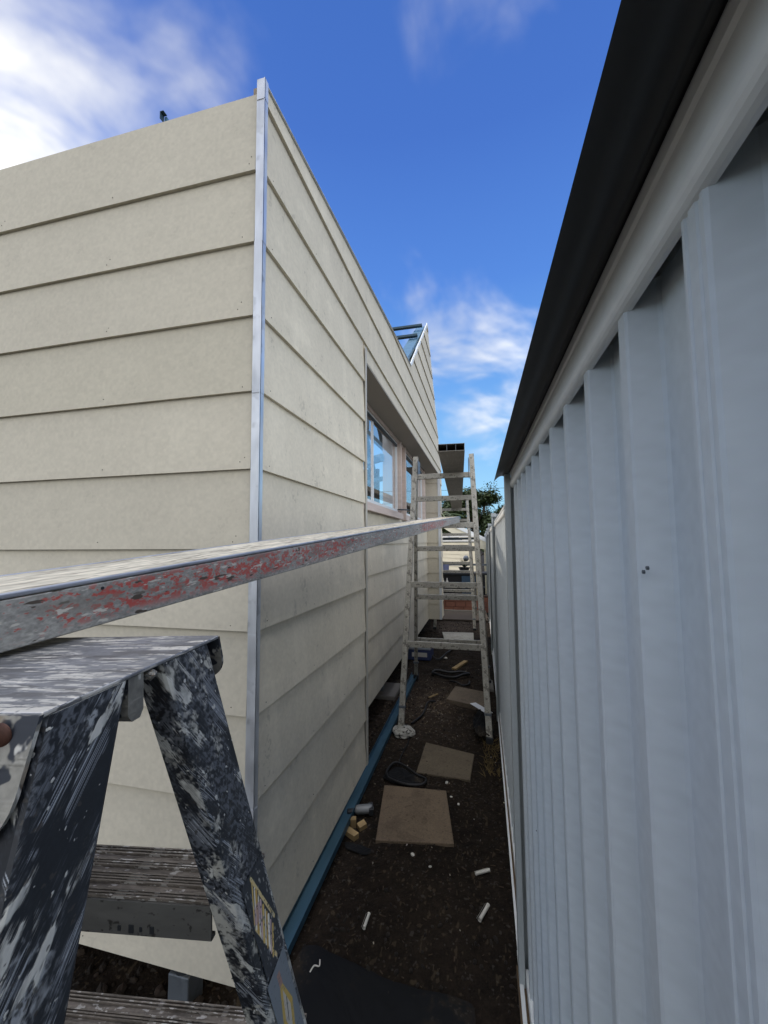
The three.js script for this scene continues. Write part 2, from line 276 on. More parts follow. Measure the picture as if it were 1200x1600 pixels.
// inside: steel frame, lining board and open roof trusses
const blue = new THREE.MeshStandardMaterial({ map: colourTex(256, 256, (u, v) => { const k = 1 + (fb(u, v, 30, 4, 4, 131) - .5) * .5; return [.10 * k, .215 * k, .31 * k]; }), roughness: .38, metalness: .25 });
const blueDark = new THREE.MeshStandardMaterial({ color: new THREE.Color().setRGB(.025, .06, .085), roughness: .5, metalness: .2 });
part('lining_board', H(bx(.13, 1.9, .02, RX - .105, 2.1, -4.76)), new THREE.MeshStandardMaterial({ color: 0xcfd3d6, roughness: .9 }), house);
part('lining_board', H(bx(.12, 1.9, .02, RX - .1, 2.1, -6.88)), new THREE.MeshStandardMaterial({ color: 0xcfd3d6, roughness: .9 }), house);
const darkWallMat = new THREE.MeshStandardMaterial({ color: 0x14171a, roughness: .8 });
part('added_end_wall', H(bx(6.94, 2.9, .05, -5.49, 1.75, -8.0)), darkWallMat, house); part('added_end_wall', H(bx(1.0, 2.9, .05, -1.31, 1.75, -8.0)), darkWallMat, house); part('added_back_wall', H(bx(.05, 2.9, 6.6, -8.95, 1.75, -4.65)), darkWallMat, house);  // walls added near-black so less light shows through the window panes
for (const [a, b] of [[[-1.6, .5, -4.9], [-1.6, 3.0, -4.9]], [[-2.2, .5, -6.4], [-2.2, 3.1, -6.4]], [[-3.2, .5, -7.9], [-3.2, 3.2, -7.9]], [[-1.7, 1.2, -5.0], [-3.2, 3.0, -7.6]], [[-3.3, .6, -5.6], [-1.7, 2.7, -5.2]], [[-1.4, 2.98, -4.2], [-4.5, 2.98, -9]]]) part('steel_stud', H(bar(a, b, .08, .045)), blueDark, house);
part('steel_beam', H(bar([-1.15, 2.72, -4.7], [-5, 2.72, -8.2], .05, .09)), blue, house); part('steel_beam', H(bar([-1.15, 2.5, -4.9], [-5, 2.5, -8.3], .05, .05)), blue, house);
part('wall_frame', H(merge([bx(.03, 3.05, .05, SX - .06, 1.9, FZ - .09), bx(7.5, .05, .04, -4.6, 3.32, FZ - .06)])), blueDark, house);
for (const x of [-.86, -1.5, -2.15]) {
  const tr = new THREE.Group(); tr.name = 'roof_truss'; house.add(tr);
  part('top_chord', H(bar([x, rake(VZ) - .02, VZ + .12], [x, AY - .07, AZ + .03], .05, .13, [1, 0, 0])), blue, tr);
  part('top_chord', H(bar([x, AY - .07, AZ - .03], [x, 3.1, RZ], .05, .13, [1, 0, 0])), blue, tr);
  part('bottom_chord', H(bar([x, 3.2, VZ + 1.2], [x, 3.2, RZ], .04, .08)), blue, tr);
  part('web_member', H(bar([x, 3.24, -5.25], [x, 4.42, -5.35], .035, .06, [1, 0, 0])), galvDull, tr);
  part('web_member', H(bar([x, 3.24, -6.16], [x, 4.95, -6.16], .035, .06, [1, 0, 0])), galvDull, tr);
  part('web_member', H(bar([x, 3.24, -6.16], [x, 4.2, -5.1], .035, .05, [1, 0, 0])), blueDark, tr);
}
part('roof_batten', H(bar([-.8, 4.55, -5.38], [-3, 4.55, -5.38], .06, .03)), blueDark, house); part('roof_batten', H(bar([-.8, 4.95, -5.86], [-3, 4.95, -5.86], .06, .03)), blueDark, house);
part('steel_bracket', H(merge([bx(.003, .034, .024, -1.44, 3.735, -1.5), bx(.02, .003, .024, -1.432, 3.752, -1.5)]).rotateZ(0)), blueDark, house);
part('steel_upright', H(bx(.012, .42, .012, -1.432, 3.54, -1.52)), blue, house);
// stumps under the floor
for (const [x, z, top] of [[-1.125, -1.43, .115], [-1.16, -4.55, .2], [-1.16, -2.95, .2], [-1.16, -6.2, .2], [-2.9, -1.43, .16], [-2.9, -4.5, .2]]) {
  const s = new THREE.Group(); s.name = 'floor_stump'; house.add(s);
  part('post', H(bx(.088, top + .1, .088, x, top / 2 - .05, z, .006)), galvDull, s);
  const c = new THREE.CylinderGeometry(.036, .042, .05, 20); c.translate(x, top + .022, z); part('stump_cap', H(uvm(c)), aluDark, s);
  part('bearer_plate', H(bx(.12, .3, .05, x, top + .2, z)), aluDark, s);
}
part('pier_footing', H(bx(.5, .05, .42, -1.2, .02, -4.6, .01)), new THREE.MeshStandardMaterial({ color: 0x6a6660, roughness: .95 }), house);

// ------------------------------------------------------------------ metal fence
const fence = thing('metal_fence', 'pale grey ribbed sheet metal fence running along the right side of the passage', 'fence', [.12, 0, -1.75]);
const ribProfile = (len, s0 = .03, wide = 0) => { // [along, inward]: flat pans between narrow trapezoid ribs, one broad fluted rib at each lap
  const o = [[0, RD]], P = .135, push = (c, w, fl) => { o.push([c - w - .016, RD], [c - w - .013, RD - .003], [c - w - .002, .002], [c - w + .001, 0]); if (fl) for (const q of [-.25, .25]) o.push([c + q * 2 * w - .003, 0], [c + q * 2 * w - .0018, .0014], [c + q * 2 * w + .0018, .0014], [c + q * 2 * w + .003, 0]); o.push([c + w - .001, 0], [c + w + .002, .002], [c + w + .013, RD - .003], [c + w + .016, RD]); };
  for (let s = s0, k = 0; s < len - .03; s += P, k++) push(s, wide && k === wide - 1 ? .0145 : .0095, wide && k === wide - 1);
  o.push([len, RD]); return o; };
const RD = .026;
function ribSheet(len, y0, y1, place, s0, wide) {
  const pr = ribProfile(len, s0, wide), pos = [], uv = [], idx = [], rows = 2;
  for (let i = 0; i < pr.length - 1; i++) for (let k = 0; k < 2; k++) { const [s, d] = pr[i + k]; for (const y of [y0, y1]) { pos.push(...place(s, y, d)); uv.push(s * 1.1, y); } if (k) { const b = i * 4; idx.push(b, b + 2, b + 1, b + 1, b + 2, b + 3); } }
  const g = new THREE.BufferGeometry(); g.setAttribute('position', new THREE.Float32BufferAttribute(pos, 3)); g.setAttribute('uv', new THREE.Float32BufferAttribute(uv, 2)); g.setIndex(idx); g.computeVertexNormals(); return g;
}
const F = (g) => g.translate(-.12, 0, 1.75);
const railShape = (x0, y0, w, h) => { // open channel: a front face with a rolled foot and pressed lines, a top, a short back
  const r = .014, t = .002, p = [[x0 + r, y0 + t]]; p.push([x0 + r, y0]); for (let i = 0; i <= 6; i++) { const a = Math.PI / 2 * i / 6; p.push([x0 + r - r * Math.sin(a), y0 + r - r * Math.cos(a)]); }
  p.push([x0, y0 + .019], [x0 + .0026, y0 + .023], [x0 + .0026, y0 + h - .024], [x0 + .0055, y0 + h - .022], [x0 + .0055, y0 + h - .020], [x0 + .0022, y0 + h - .017], [x0 + .0022, y0 + h - .004], [x0 + .006, y0 + h], [x0 + w, y0 + h], [x0 + w, y0 + .004], [x0 + w - t, y0 + .004], [x0 + w - t, y0 + h - t], [x0 + .0095, y0 + h - t], [x0 + .0095, y0 + .02], [x0 + .004, y0 + r]); return p; };
const nearX = (z) => .12 + (z + 1.75) * .0097;       // the near bay swings out a little
const slide = (z0, z1, poly, fx) => slab(poly, 1, (a, b, t) => { const z = mix(z0, z1, t); return [a + fx(z), b, z]; });
part('top_rail', F(slide(.72, -1.735, railShape(-.004, 1.917, .05, .07), nearX)), railPaint, fence);
part('bottom_rail', F(slide(.72, -1.735, [[.0, .03], [.045, .03], [.045, .085], [.0, .085]], nearX)), railPaint, fence);
for (let i = 0; i < 3; i++) { const L = .81, s0 = -1.715 + i * L; part('fence_sheet', F(ribSheet(L + (i < 2 ? .004 : 0), .05, 1.94, (s, y, d) => { const z = s0 + s; return [nearX(z) + .004 + d + i * .0007, y, z]; }, .073, 5)), fencePaint, fence); }
const bays = [-1.78, -4.15, -6.52, -8.89, -11.26, -13.63, -16];
for (let b = 0; b < bays.length; b++) {
  const z = bays[b], fx = () => .12, c = b ? 0 : 0;
  // post: an open C whose mouth takes the sheet
  const post = merge([bx(.004, 1.98, .05, .098, .98, z, 0), bx(.06, 1.98, .004, .128, .98, z - .022), bx(.004, 1.98, .05, .156, .98, z), bx(.007, 1.98, .004, .1035, .98, z + .023)]);
  part('fence_post', F(b ? post : merge([bx(.022, 1.985, .06, .107, .9825, z + .03, .002), bx(.05, 1.98, .006, .143, .98, z - .02), bx(.01, 1.98, .085, .168, .98, z + .03)])), postPaint, fence);
  const cap = bx(.05, .035, .07, .115, b ? 1.955 : 2.0, z, .006); part('post_cap', F(cap), postPaint, fence);
  if (b < bays.length - 1) {
    const z1 = bays[b + 1];
    part('top_rail', F(slide(z - .03, z1 + .03, railShape(-.006, 1.836, .045, .056), fx)), railPaint, fence);
    part('bottom_rail', F(slide(z - .03, z1 + .03, [[0, .03], [.04, .03], [.04, .085], [0, .085]], fx)), railPaint, fence);
    for (let i = 0; i < 3; i++) { const s0 = z - .012 - i * .784; part('fence_sheet', F(ribSheet(.792, .05, 1.86, (s, y, d) => [.124 + d + i * .0006, y, s0 - s], .075, 6)), fencePaint, fence); }
  }
}
const plank0 = new THREE.MeshStandardMaterial({ color: 0x5b4a36, roughness: .95 });
part('timber_plinth', F(slab([[0, -.03], [.03, -.03], [.03, .03], [0, .03]], 1, (a, b, t) => { const z = mix(.7, -1.8, t); return [a + .091, b, z]; })), plank0, fence);
part('plinth_strip', F(merge([bar([.106, .036, .7], [.104, .036, -1.85], .014, .012), bar([.104, .036, -1.85], [.110, .034, -4.4], .010, .010), bar([.110, .034, -4.4], [.116, .03, -9], .009, .009)])), railPaint, fence);
part('timber_plinth', F(bx(.03, .06, 14, .121, .0, -8.85)), plank0, fence);
{ const sc = []; for (const [z, y] of [[-.405, 1.672], [-.396, 1.676], [-1.28, .88]]) { const g = new THREE.CylinderGeometry(.0017, .0017, .002, 10); g.rotateZ(Math.PI / 2); g.translate(nearX(z) + .005, y, z); sc.push(uvm(g)); } sc.forEach((g) => part('screw_head', F(g), galvDull, fence)); }

// neighbour's shed: a dark roof sheet whose curled edge hangs over the near fence bay
const shed = thing('garden_shed', 'dark curled metal roof edge of a shed overhanging the near fence bay', 'shed', [1.2, 0, -.6]);
{
  const arc = []; for (let i = 0; i <= 14; i++) { const t = i / 14; arc.push([mix(-.064, -.012, t), 1.958 + .022 * Math.sin(Math.PI * Math.min(1, t * 1.02) * .78) + .004 * t]); }
  arc.push([.004, 1.99], [.03, 2.0], [.06, 2.006], [1.9, 2.28]);
  const pos = [], idx = [], uv = []; const zs = [1.2, .3, -.2, -.8, -1.3, -1.82];
  zs.forEach((z, j) => arc.forEach(([x, y], i) => { pos.push(nearX(z) + x - 1.2, y, z + .6); uv.push(i * .05, z); }));
  const n = arc.length; for (let j = 0; j < zs.length - 1; j++) for (let i = 0; i < n - 1; i++) { const a = j * n + i; idx.push(a, a + 1, a + n, a + 1, a + n + 1, a + n); }
  const lo = new THREE.BufferGeometry(); lo.setAttribute('position', new THREE.Float32BufferAttribute(pos, 3)); lo.setAttribute('uv', new THREE.Float32BufferAttribute(uv, 2)); lo.setIndex(idx); lo.computeVertexNormals();
  part('roof_sheet', lo, darkRoof, shed);
  const S = (g) => g.translate(-1.2, 0, .6);
  for (const t of [[.205, 1.0, -.3, .02, 1.98, 2.9], [1.95, 1.1, -.3, .02, 2.2, 2.9]]) part('shed_wall', S(bx(t[3], t[4], t[5], t[0], t[1] - .01, t[2])), darkRoof, shed);
  part('shed_wall', S(slab([[.22, 0], [1.94, 0], [1.94, 2.24], [.22, 1.99]], .02, (a, b, d) => [a, b, -1.75 + d])), darkRoof, shed);
}

// ------------------------------------------------------------------ paint spattered step ladder in the foreground
function railTex(s, heavy, ang, cream) { // old paint on black: thin films, dry brush marks, thick dabs, specks
  const W = 480, Ht = 2048, ca = Math.cos(ang), sa = Math.sin(ang), hgt = new Float32Array(W * Ht);
  const n = (x, y, o = 4, z = 0) => .5 + .5 * fbm3(x + s, y - s, z + s * .37, o);
  const map = colourTex(W, Ht, (u, v, i, j) => {
    const x = u * .15, y = v * .8, b0 = -x * sa + y * ca, wx = .02 * fbm3(x * 14, y * 14, s, 3), a = x * ca + y * sa + wx, b = -x * sa + y * ca + .008 * fbm3(x * 30, y * 30, s + 4, 3);
    const g = n(x * 420, y * 420, 2, 1), br = n(a * 14, b0 * 1300 + wx * 40, 2, 4), patch = n(x * 15, y * 9, 4, 3), big = n(x * 34 + 9, y * 22, 5, 2);
    const k = .5 + g * .7; let c = [.013 * k, .016 * k, .022 * k], hh = 0;
    c = lerp3(c, [.06, .07, .085], smooth(.56, .66, n(a * 12 + 3, b * 26, 5, 5)) * smooth(.40, .58, g * .5 + br * .5) * .9);
    // dry brush marks: bundles of fine hairs
    const bun = smooth(.60 - heavy * .06, .64 - heavy * .06, n(a * 19 + 21, b * 40, 4, 10)) * smooth(.50, .57, br);
    c = lerp3(c, [.40, .43, .47], bun * .9); hh += bun * .3;
    // rubbed, broken film, thin here and chalky there
    const thin = n(x * 60 + 5, y * 40, 4, 14), fine = n(x * 240, y * 200, 3, 7);
    c = lerp3(c, [.15, .165, .19], smooth(.50 - heavy * .06, .60 - heavy * .05, n(x * 24 + 31, y * 15, 5, 15) * .7 + br * .3) * smooth(.40, .58, fine) * .75);
    const film = smooth(.60 - heavy * .085, .66 - heavy * .075, big * .55 + patch * .25 + fine * .2) * smooth(.36, .56, thin * .6 + fine * .4);
    c = lerp3(c, cream, film * (.45 + .55 * smooth(.42, .6, thin))); hh += film * .35;
    // brushed dabs: solid in the middle, breaking into hairs at the ends, of uneven thickness
    const q = n(a * 19 + 11, b * 48 + 5, 5, 8) * .8 + patch * .2, core = smooth(.565 + heavy * .02, .585 + heavy * .02, q), hair = smooth(.545, .59, q) * smooth(.47, .56, br * .75 + fine * .25);
    const dab = Math.max(core * (.55 + .45 * smooth(.38, .55, thin)), hair * .8);
    c = lerp3(c, [.62, .62, .575], dab * (.85 + .15 * br)); hh = Math.max(hh, dab);
    c = lerp3(c, [.05, .045, .04], smooth(.66, .70, n(x * 150 + 3, y * 150, 3, 17)) * .8);   // chips through to the dark
    const spk = smooth(.70, .715, n(x * 150, y * 120, 3, 9)); c = lerp3(c, [.55, .55, .52], spk); hh = Math.max(hh, spk * .7);
    c = lerp3(c, [.5, .5, .48], smooth(.83, .87, n(a * 12, b * 420, 2, 12)) * .8);
    hgt[j * W + i] = hh; return c;
  });
  const bump = greyTex(W, Ht, (u, v, i, j) => .15 + hgt[j * W + i] * .7);
  for (const t of [map, bump]) { t.wrapS = t.wrapT = THREE.MirroredRepeatWrapping; t.repeat.set(1 / .15, 1 / .8); }
  return new THREE.MeshStandardMaterial({ map, bumpMap: bump, bumpScale: .0009, roughness: .5 });
}
const railFront = railTex(4.1, .35, 1.05, [.34, .36, .38]), railRear = railTex(17.3, 1.0, 1.1, [.44, .435, .39]);
const capStrokes = (() => { seed = 61; const o = []; for (let i = 0; i < 260; i++) o.push([rnd() * 1024, rnd() * 1024, rr(20, 170), rr(4, 15), rr(-.12, .12), rr(.1, .3), rr(.3, 1)]); for (let i = 0; i < 26; i++) o.push([rnd() * 1024, rnd() * 1024, rr(90, 220), rr(20, 44), rr(-.3, .1), .12, rr(.1, .6)]); return o; })();
const capM = paintMask(1024, 1024, capStrokes, 62);
const capMap = colourTex(1024, 1024, (u, v, i, j) => { const s = fb(u, v, 6, 160, 3, 141), a = fb(u, v, 5, 5, 4, 142), b = fb(u, v, 120, 120, 2, 143), k = .55 + s * .6 + (a - .5) * .7 + (b - .5) * .3; let c = [.225 * k, .23 * k, .24 * k]; c = lerp3(c, [.085, .08, .075], smooth(.5, .68, fb(u, v, 9, 40, 4, 147)) * .5); c = lerp3(c, [.62, .60, .55], smooth(.57, .66, fb(u, v, 30, 170, 4, 148)) * smooth(.44, .6, fb(u, v, 8, 11, 4, 149)) * .8); return lerp3(c, [.70, .67, .60], capM[j * 1024 + i] * smooth(.25, .55, b + .15) * .85); });
const capBump = greyTex(512, 512, (u, v) => .3 + capM[((v * 1024) | 0) * 1024 + ((u * 1024) | 0)] * .5 + fb(u, v, 4, 120, 2, 151) * .2);
for (const t of [capMap, capBump]) t.repeat.set(1 / .4, 1 / .4);
const capMat = new THREE.MeshStandardMaterial({ map: capMap, bumpMap: capBump, bumpScale: .0008, roughness: .45, metalness: .35 });
const flangeMap = colourTex(1024, 1024, (u, v) => { const a = fb(u, v, 7, 7, 5, 161), b = fb(u, v, 60, 60, 3, 162), k = .8 + (a - .5) * .7 + (b - .5) * .4; let c = [.30 * k, .29 * k, .255 * k]; c = lerp3(c, [.035, .04, .05], smooth(.56, .62, fb(u, v, 11, 11, 4, 163))); c = lerp3(c, [.55, .54, .50], smooth(.62, .68, fb(u, v, 13, 10, 4, 164))); return lerp3(c, [.30, .17, .06], smooth(.6, .75, fb(u, v, 6, 6, 4, 166)) * .55); });
flangeMap.repeat.set(1 / .25, 1 / .25);
const flangeMat = new THREE.MeshStandardMaterial({ map: flangeMap, roughness: .55, metalness: .3, bumpMap: capBump, bumpScale: .0005 });
const rust = new THREE.MeshStandardMaterial({ map: colourTex(128, 128, (u, v) => { const k = .7 + fb(u, v, 8, 8, 4, 171) * .7; return [.062 * k, .026 * k, .017 * k]; }), roughness: .6, metalness: .4 });
{
  const L = .47, D2 = .109, HT = 1.592, q = new THREE.Matrix4().makeRotationFromEuler(new THREE.Euler(.001, .117, .032, 'YXZ'));
  const base = new THREE.Vector3(-.291, 1.592, -.319).add(new THREE.Vector3(0, -HT, 0).applyMatrix4(q));
  const lad = thing('step_ladder', 'black step ladder spattered with white paint in the left foreground', 'ladder', base.toArray());
  lad.rotation.setFromRotationMatrix(q);
  const Q = (g) => g.translate(0, HT, 0);
  // cap: a plate with a folded edge front and back, corners rounded
  part('cap_plate', Q(bx(L, .004, 2 * D2, -L / 2, -.002, 0, .0015)), capMat, lad);
  const rnd4 = (h) => { const p = [[-L, 0], [0, 0], [0, -h + .026]]; for (let i = 1; i <= 6; i++) { const a = Math.PI / 2 * i / 6; p.push([-.026 + .026 * Math.cos(a), -h + .026 - .026 * Math.sin(a)]); } p.push([-L + .026, -h], [-L, -h + .026]); return p; };
  part('front_flange', Q(slab(rnd4(.068), .003, (x, y, d) => [x, y - .0015, D2 - .0015 - y * .345 + d])), flangeMat, lad);
  part('rear_flange', Q(slab(rnd4(.052), .003, (x, y, d) => [x, y - .0015, -D2 + .0015 + y * .3 - d])), flangeMat, lad);
  const tab = (x0) => slab([[0, 0], [.018, 0], [.018, -.03], [.013, -.036], [.004, -.036], [0, -.03]], .024, (z, y, d) => [x0 - d, y - .004, .015 + z]);
  part('hinge_tab', Q(tab(-.001)), flangeMat, lad); part('hinge_tab', Q(tab(-L + .026)), flangeMat, lad);
  for (const x of [-.0225, -L + .0225]) { const g = new THREE.SphereGeometry(.0078, 24, 12, 0, Math.PI * 2, 0, Math.PI / 2); g.scale(1, .38, 1); g.rotateX(Math.PI / 2); g.translate(x, -.0118, D2 + .0058); part('rivet', Q(g), rust, lad); }
  { const g = new THREE.IcosahedronGeometry(.006, 2), p = g.attributes.position; for (let i = 0; i < p.count; i++) { const k = 1 + .5 * fbm3(p.getX(i) * 300, p.getY(i) * 300, p.getZ(i) * 300, 3); p.setXYZ(i, p.getX(i) * k, p.getY(i) * k * .8, p.getZ(i) * k); } g.computeVertexNormals(); g.translate(-.004, -.009, .004); part('bolt', Q(g), flangeMat, lad); }
  // rails: C channels that spread downwards
  const rail = (sx, sz, mats) => {
    const x0 = sx > 0 ? 0 : -L, h = HT - .004, W = sz > 0 ? .070 : .077, z0 = .034 + (sz < 0 ? -.025 : 0), FL = .03, t = .003, b = .004;
    // section seen from above, x inwards from the web, z from the inner flange to the outer
    const sec = [[0, b], [b * .3, b * .3], [b, 0], [FL, 0], [FL, t], [b + t, t], [t, b + t], [t, W - b - t], [b + t, W - t], [FL, W - t], [FL, W], [b, W], [b * .3, W - b * .3], [0, W - b]];
    const g = slab(sec, h, (a, c, d) => [x0 - sx * a + sx * .06 * d, -.004 - d, sz * (z0 + c + .335 * d)], 1, 0, 0);
    // uv: along the rail and across it
    const p = g.attributes.position, uv = g.attributes.uv, n = g.attributes.normal; for (let i = 0; i < p.count; i++) { const x = p.getX(i), y = p.getY(i), z = p.getZ(i), d = -.004 - y; uv.setXY(i, Math.abs(n.getX(i)) > .5 ? sz * z - .335 * d - z0 + .03 : .03 + sx * (x - x0 - sx * .06 * d), d * 1.05 + (sx < 0 ? .37 : 0) + .012); }
    return part('rail', Q(g), mats, lad);
  };
  const rf = rail(1, 1, railFront), rb = rail(1, -1, railRear); rail(-1, 1, railFront); rail(-1, -1, railFront);
  // the rear rail's inner edge is rubbed pale: its own flange skin
  // treads on both frames: ribbed top, folded lip
  const treadMat = new THREE.MeshStandardMaterial({ map: colourTex(1024, 512, (u, v, i, j) => { const a = fb(u, v, 6, 40, 4, 181), b = fb(u, v, 90, 60, 3, 182), k = .55 + a * .7 + (b - .5) * .6; let c = [.20 * k, .172 * k, .145 * k]; c = lerp3(c, [.05, .042, .035], smooth(.54, .68, fb(u, v, 12, 70, 4, 183)) * .6); c = lerp3(c, [.42, .40, .37], smooth(.60, .64, fb(u, v, 50, 40, 3, 185)) * smooth(.55, .62, fb(u, v, 9, 12, 4, 186))); return lerp3(c, [.50, .47, .44], smooth(.71, .735, fb(u, v, 26, 34, 4, 184))); }), roughness: .5, metalness: .35, bumpMap: capBump, bumpScale: .0006 });
  const lipGrey = new THREE.MeshStandardMaterial({ map: colourTex(512, 128, (u, v) => { const k = .85 + (fb(u, v, 9, 9, 4, 187) - .5) * .4; let c = [.125 * k, .122 * k, .112 * k]; return lerp3(c, [.03, .028, .025], smooth(.66, .74, fb(u, v, 30, 14, 4, 188))); }), roughness: .6, metalness: .2 }); lipGrey.map.repeat.set(1 / .3, 1 / .09);
  for (const t of [treadMat.map]) t.repeat.set(1 / .4, 1 / .2);
  for (const sz of [-1, 1]) for (let i = 0; i < 5; i++) {
    const y = -.302 - .298 * i, d = -y, zi = .0145 + .335 * d + (sz > 0 ? .024 : 0), x1 = -.004 + .06 * d, x0 = -L + .004 - .06 * d, w = x1 - x0, cx = (x0 + x1) / 2;
    const list = [bx(w, .004, .08, cx, y - .004, sz * (zi + .04))], lip = merge([bx(w - .058, .036, .003, cx, y - .020, sz * (zi - .0005)), bx(w - .058, .004, .008, cx, y - .037, sz * (zi + .0035))]);
    for (let k = 0; k < 13; k++) { const off = [.002, .006, .010, .022, .026, .030, .034, .046, .050, .054, .066, .071, .076][k]; list.push(bx(w, .0034, .0021, cx, y - .0006, sz * (zi + off))); }
    const tr = part('tread', Q(merge(list)), treadMat, lad); part('tread_lip', Q(lip), lipGrey, tr); if (sz < 0 && !i) part('worn_stamp', Q(merge([[-.128, .006], [-.113, .009], [-.101, .005], [-.087, .008]].map(([x, hh]) => bx(hh * .7, hh, .0008, x, y - .031, -(zi - .0022), .0003)))), aluDark, tr);
  }
  // worn stickers on the rear rail
  const canvas = (w, h, draw) => { const c = document.createElement('canvas'); c.width = w; c.height = h; const x = c.getContext('2d'); draw(x, w, h); const t = new THREE.CanvasTexture(c); t.colorSpace = THREE.SRGBColorSpace; t.magFilter = THREE.LinearFilter; return t; };
  seed = 15;
  const st1 = canvas(256, 512, (x, w, h) => {
    x.fillStyle = '#2a2e35'; x.fillRect(0, 0, w, h); x.lineCap = 'round';
    x.strokeStyle = '#d8c48c'; x.lineWidth = 22; x.beginPath(); x.moveTo(104, 24); x.lineTo(232, 330); x.moveTo(30, 232); x.lineTo(150, 494); x.stroke();
    for (let i = 0; i < 11; i++) { const y = 40 + i * 30; x.strokeStyle = ['#d9bb6a', '#e6e3d8', '#c9a453', '#efece2', '#d2b8bd'][i % 5]; x.lineWidth = 13 + (i * 7 % 3) * 5; x.beginPath(); x.moveTo(28 + i * 9, y + 170 - i * 4); x.lineTo(104 + i * 9, y + rnd() * 20); x.stroke(); }
    x.fillStyle = '#b795a0'; x.globalAlpha = .7; x.beginPath(); x.ellipse(80, 190, 52, 34, -.6, 0, 7); x.fill();
    for (let i = 0; i < 150; i++) { x.fillStyle = ['#8f979f', '#1d2129', '#c9c8c0', '#20242b'][i % 4]; x.globalAlpha = .6; x.fillRect(rnd() * w, rnd() * h, 3 + rnd() * 14, 3 + rnd() * 22); } x.globalAlpha = 1;
  });
  const st2 = canvas(256, 512, (x, w, h) => {
    x.fillStyle = '#7a838c'; x.fillRect(0, 0, w, h); x.fillStyle = '#c9ab55'; x.beginPath(); x.moveTo(128, 70); x.lineTo(206, 250); x.lineTo(120, 470); x.lineTo(44, 270); x.fill();
    x.fillStyle = '#c6c1b8'; x.beginPath(); x.moveTo(130, 130); x.lineTo(172, 250); x.lineTo(120, 380); x.lineTo(84, 260); x.fill(); x.strokeStyle = '#2a2b2e'; x.lineWidth = 8; x.beginPath(); x.moveTo(150, 190); x.lineTo(112, 290); x.stroke();
    x.fillStyle = '#a5847a'; x.fillRect(110, 40, 40, 70); for (let i = 0; i < 90; i++) { x.fillStyle = i % 2 ? '#6b737c' : '#4a525a'; x.globalAlpha = .5; x.fillRect(rnd() * w, rnd() * h, 3 + rnd() * 30, 2 + rnd() * 6); } x.globalAlpha = 1;
  });
  const sticker = (tex, d0, d1, c0, c1, name, label) => { // lies on the web of the rear rail
    const P = (c, d, o) => [.06 * d + o, -.004 - d, -(.009 + c + .335 * d)], g = new THREE.BufferGeometry(), A = P(c0, d0, .0012), B = P(c1, d0, .0012), C = P(c1, d1, .0012), Dd = P(c0, d1, .0012);
    g.setAttribute('position', new THREE.Float32BufferAttribute([...Dd, ...C, ...B, ...Dd, ...B, ...A], 3)); g.setAttribute('uv', new THREE.Float32BufferAttribute([0, 0, 1, 0, 1, 1, 0, 0, 1, 1, 0, 1], 2)); g.computeVertexNormals();
    const m = part(name, Q(g), new THREE.MeshStandardMaterial({ map: tex, roughness: .5, side: THREE.DoubleSide }), lad, label); };
  sticker(st1, .285, .43, .016, .068, 'worn_label', 'scratched yellow and black label'); sticker(st2, .435, .6, .012, .066, 'worn_label', 'grey label with a worn yellow diamond');
  for (const x of [0, -L]) for (const sz of [-1, 1]) part('foot', Q(bx(.05, .03, .1, x + (x ? -1 : 1) * .06 * HT, -HT + .016, sz * (.07 + .335 * HT), .006)), aluDark, lad);
}

// ------------------------------------------------------------------ planks
const plankTop = colourTex(1024, 512, (u, v) => { const g = fb(u, v, 10, 60, 4, 191), b = fb(u, v, 60, 200, 2, 192), d = smooth(.6, .72, fb(u, v, 20, 80, 4, 193)), k = .8 + (g - .5) * .8 + (b - .5) * .6; return lerp3([.60 * k, .545 * k, .43 * k], [.15, .13, .10], d * .8); });
const plankTopMat = new THREE.MeshStandardMaterial({ map: plankTop, roughness: 1, bumpMap: greyTex(512, 512, (u, v) => fb(u, v, 8, 60, 4, 191)), bumpScale: .002 });
const sideTex = colourTex(2048, 256, (u, v) => { // scuffed grey metal with what is left of a red band
  const x = u * 1.9, y = v * .06, a = fb(u, v, 12, 3, 4, 201), b = fb(u, v, 500, 24, 3, 202), c = fb(u, v, 160, 10, 4, 203), k = .8 + (a - .5) * .6 + (b - .5) * .7;
  let q = [.37 * k, .365 * k, .335 * k];
  const band = smooth(.03, .30, v) * smooth(.97, .74, v), along = mix(.15, 1, smooth(.99, .90, u) * smooth(.30, .62, u)) * (.75 + .35 * smooth(.4, .6, fb(u, v, 9, 1, 3, 204))), red = smooth(.0, .06, fb(u, v, 190, 12, 5, 205) * .5 + c * .22 + b * .28 - .60 + .135 * along) * band;
  q = lerp3(q, [.42, .055, .04], red * .9 * (.65 + .35 * smooth(.3, .6, b)));
  q = lerp3(q, [.07, .055, .042], smooth(.74, .77, fb(u, v, 60, 8, 4, 206)));
  q = lerp3(q, [.19, .175, .15], smooth(.58, .7, fb(u, v, 40, 4, 4, 208)) * .5);
  return lerp3(q, [.52, .50, .44], smooth(.70, .75, fb(u, v, 80, 10, 4, 207)));
});
sideTex.repeat.set(1 / 1.9, 1 / .06);
const plankSideMat = new THREE.MeshStandardMaterial({ map: sideTex, roughness: .55, metalness: .1 });
const lipMat = new THREE.MeshStandardMaterial({ map: galvMap, color: 0xc9ccd2, roughness: .45, metalness: .5 });
function localPlank(name, label, a, b, w, h, topMat, sideMat, hollow) {
  const A = new THREE.Vector3(...a), B = new THREE.Vector3(...b), L = A.distanceTo(B), zz = A.clone().sub(B).normalize(), xx = new THREE.Vector3(0, 1, 0).cross(zz).normalize(), yy = zz.clone().cross(xx);
  const o = thing(name, label, 'plank', a); o.rotation.setFromRotationMatrix(new THREE.Matrix4().makeBasis(xx, yy, zz));
  return { o, L };
}
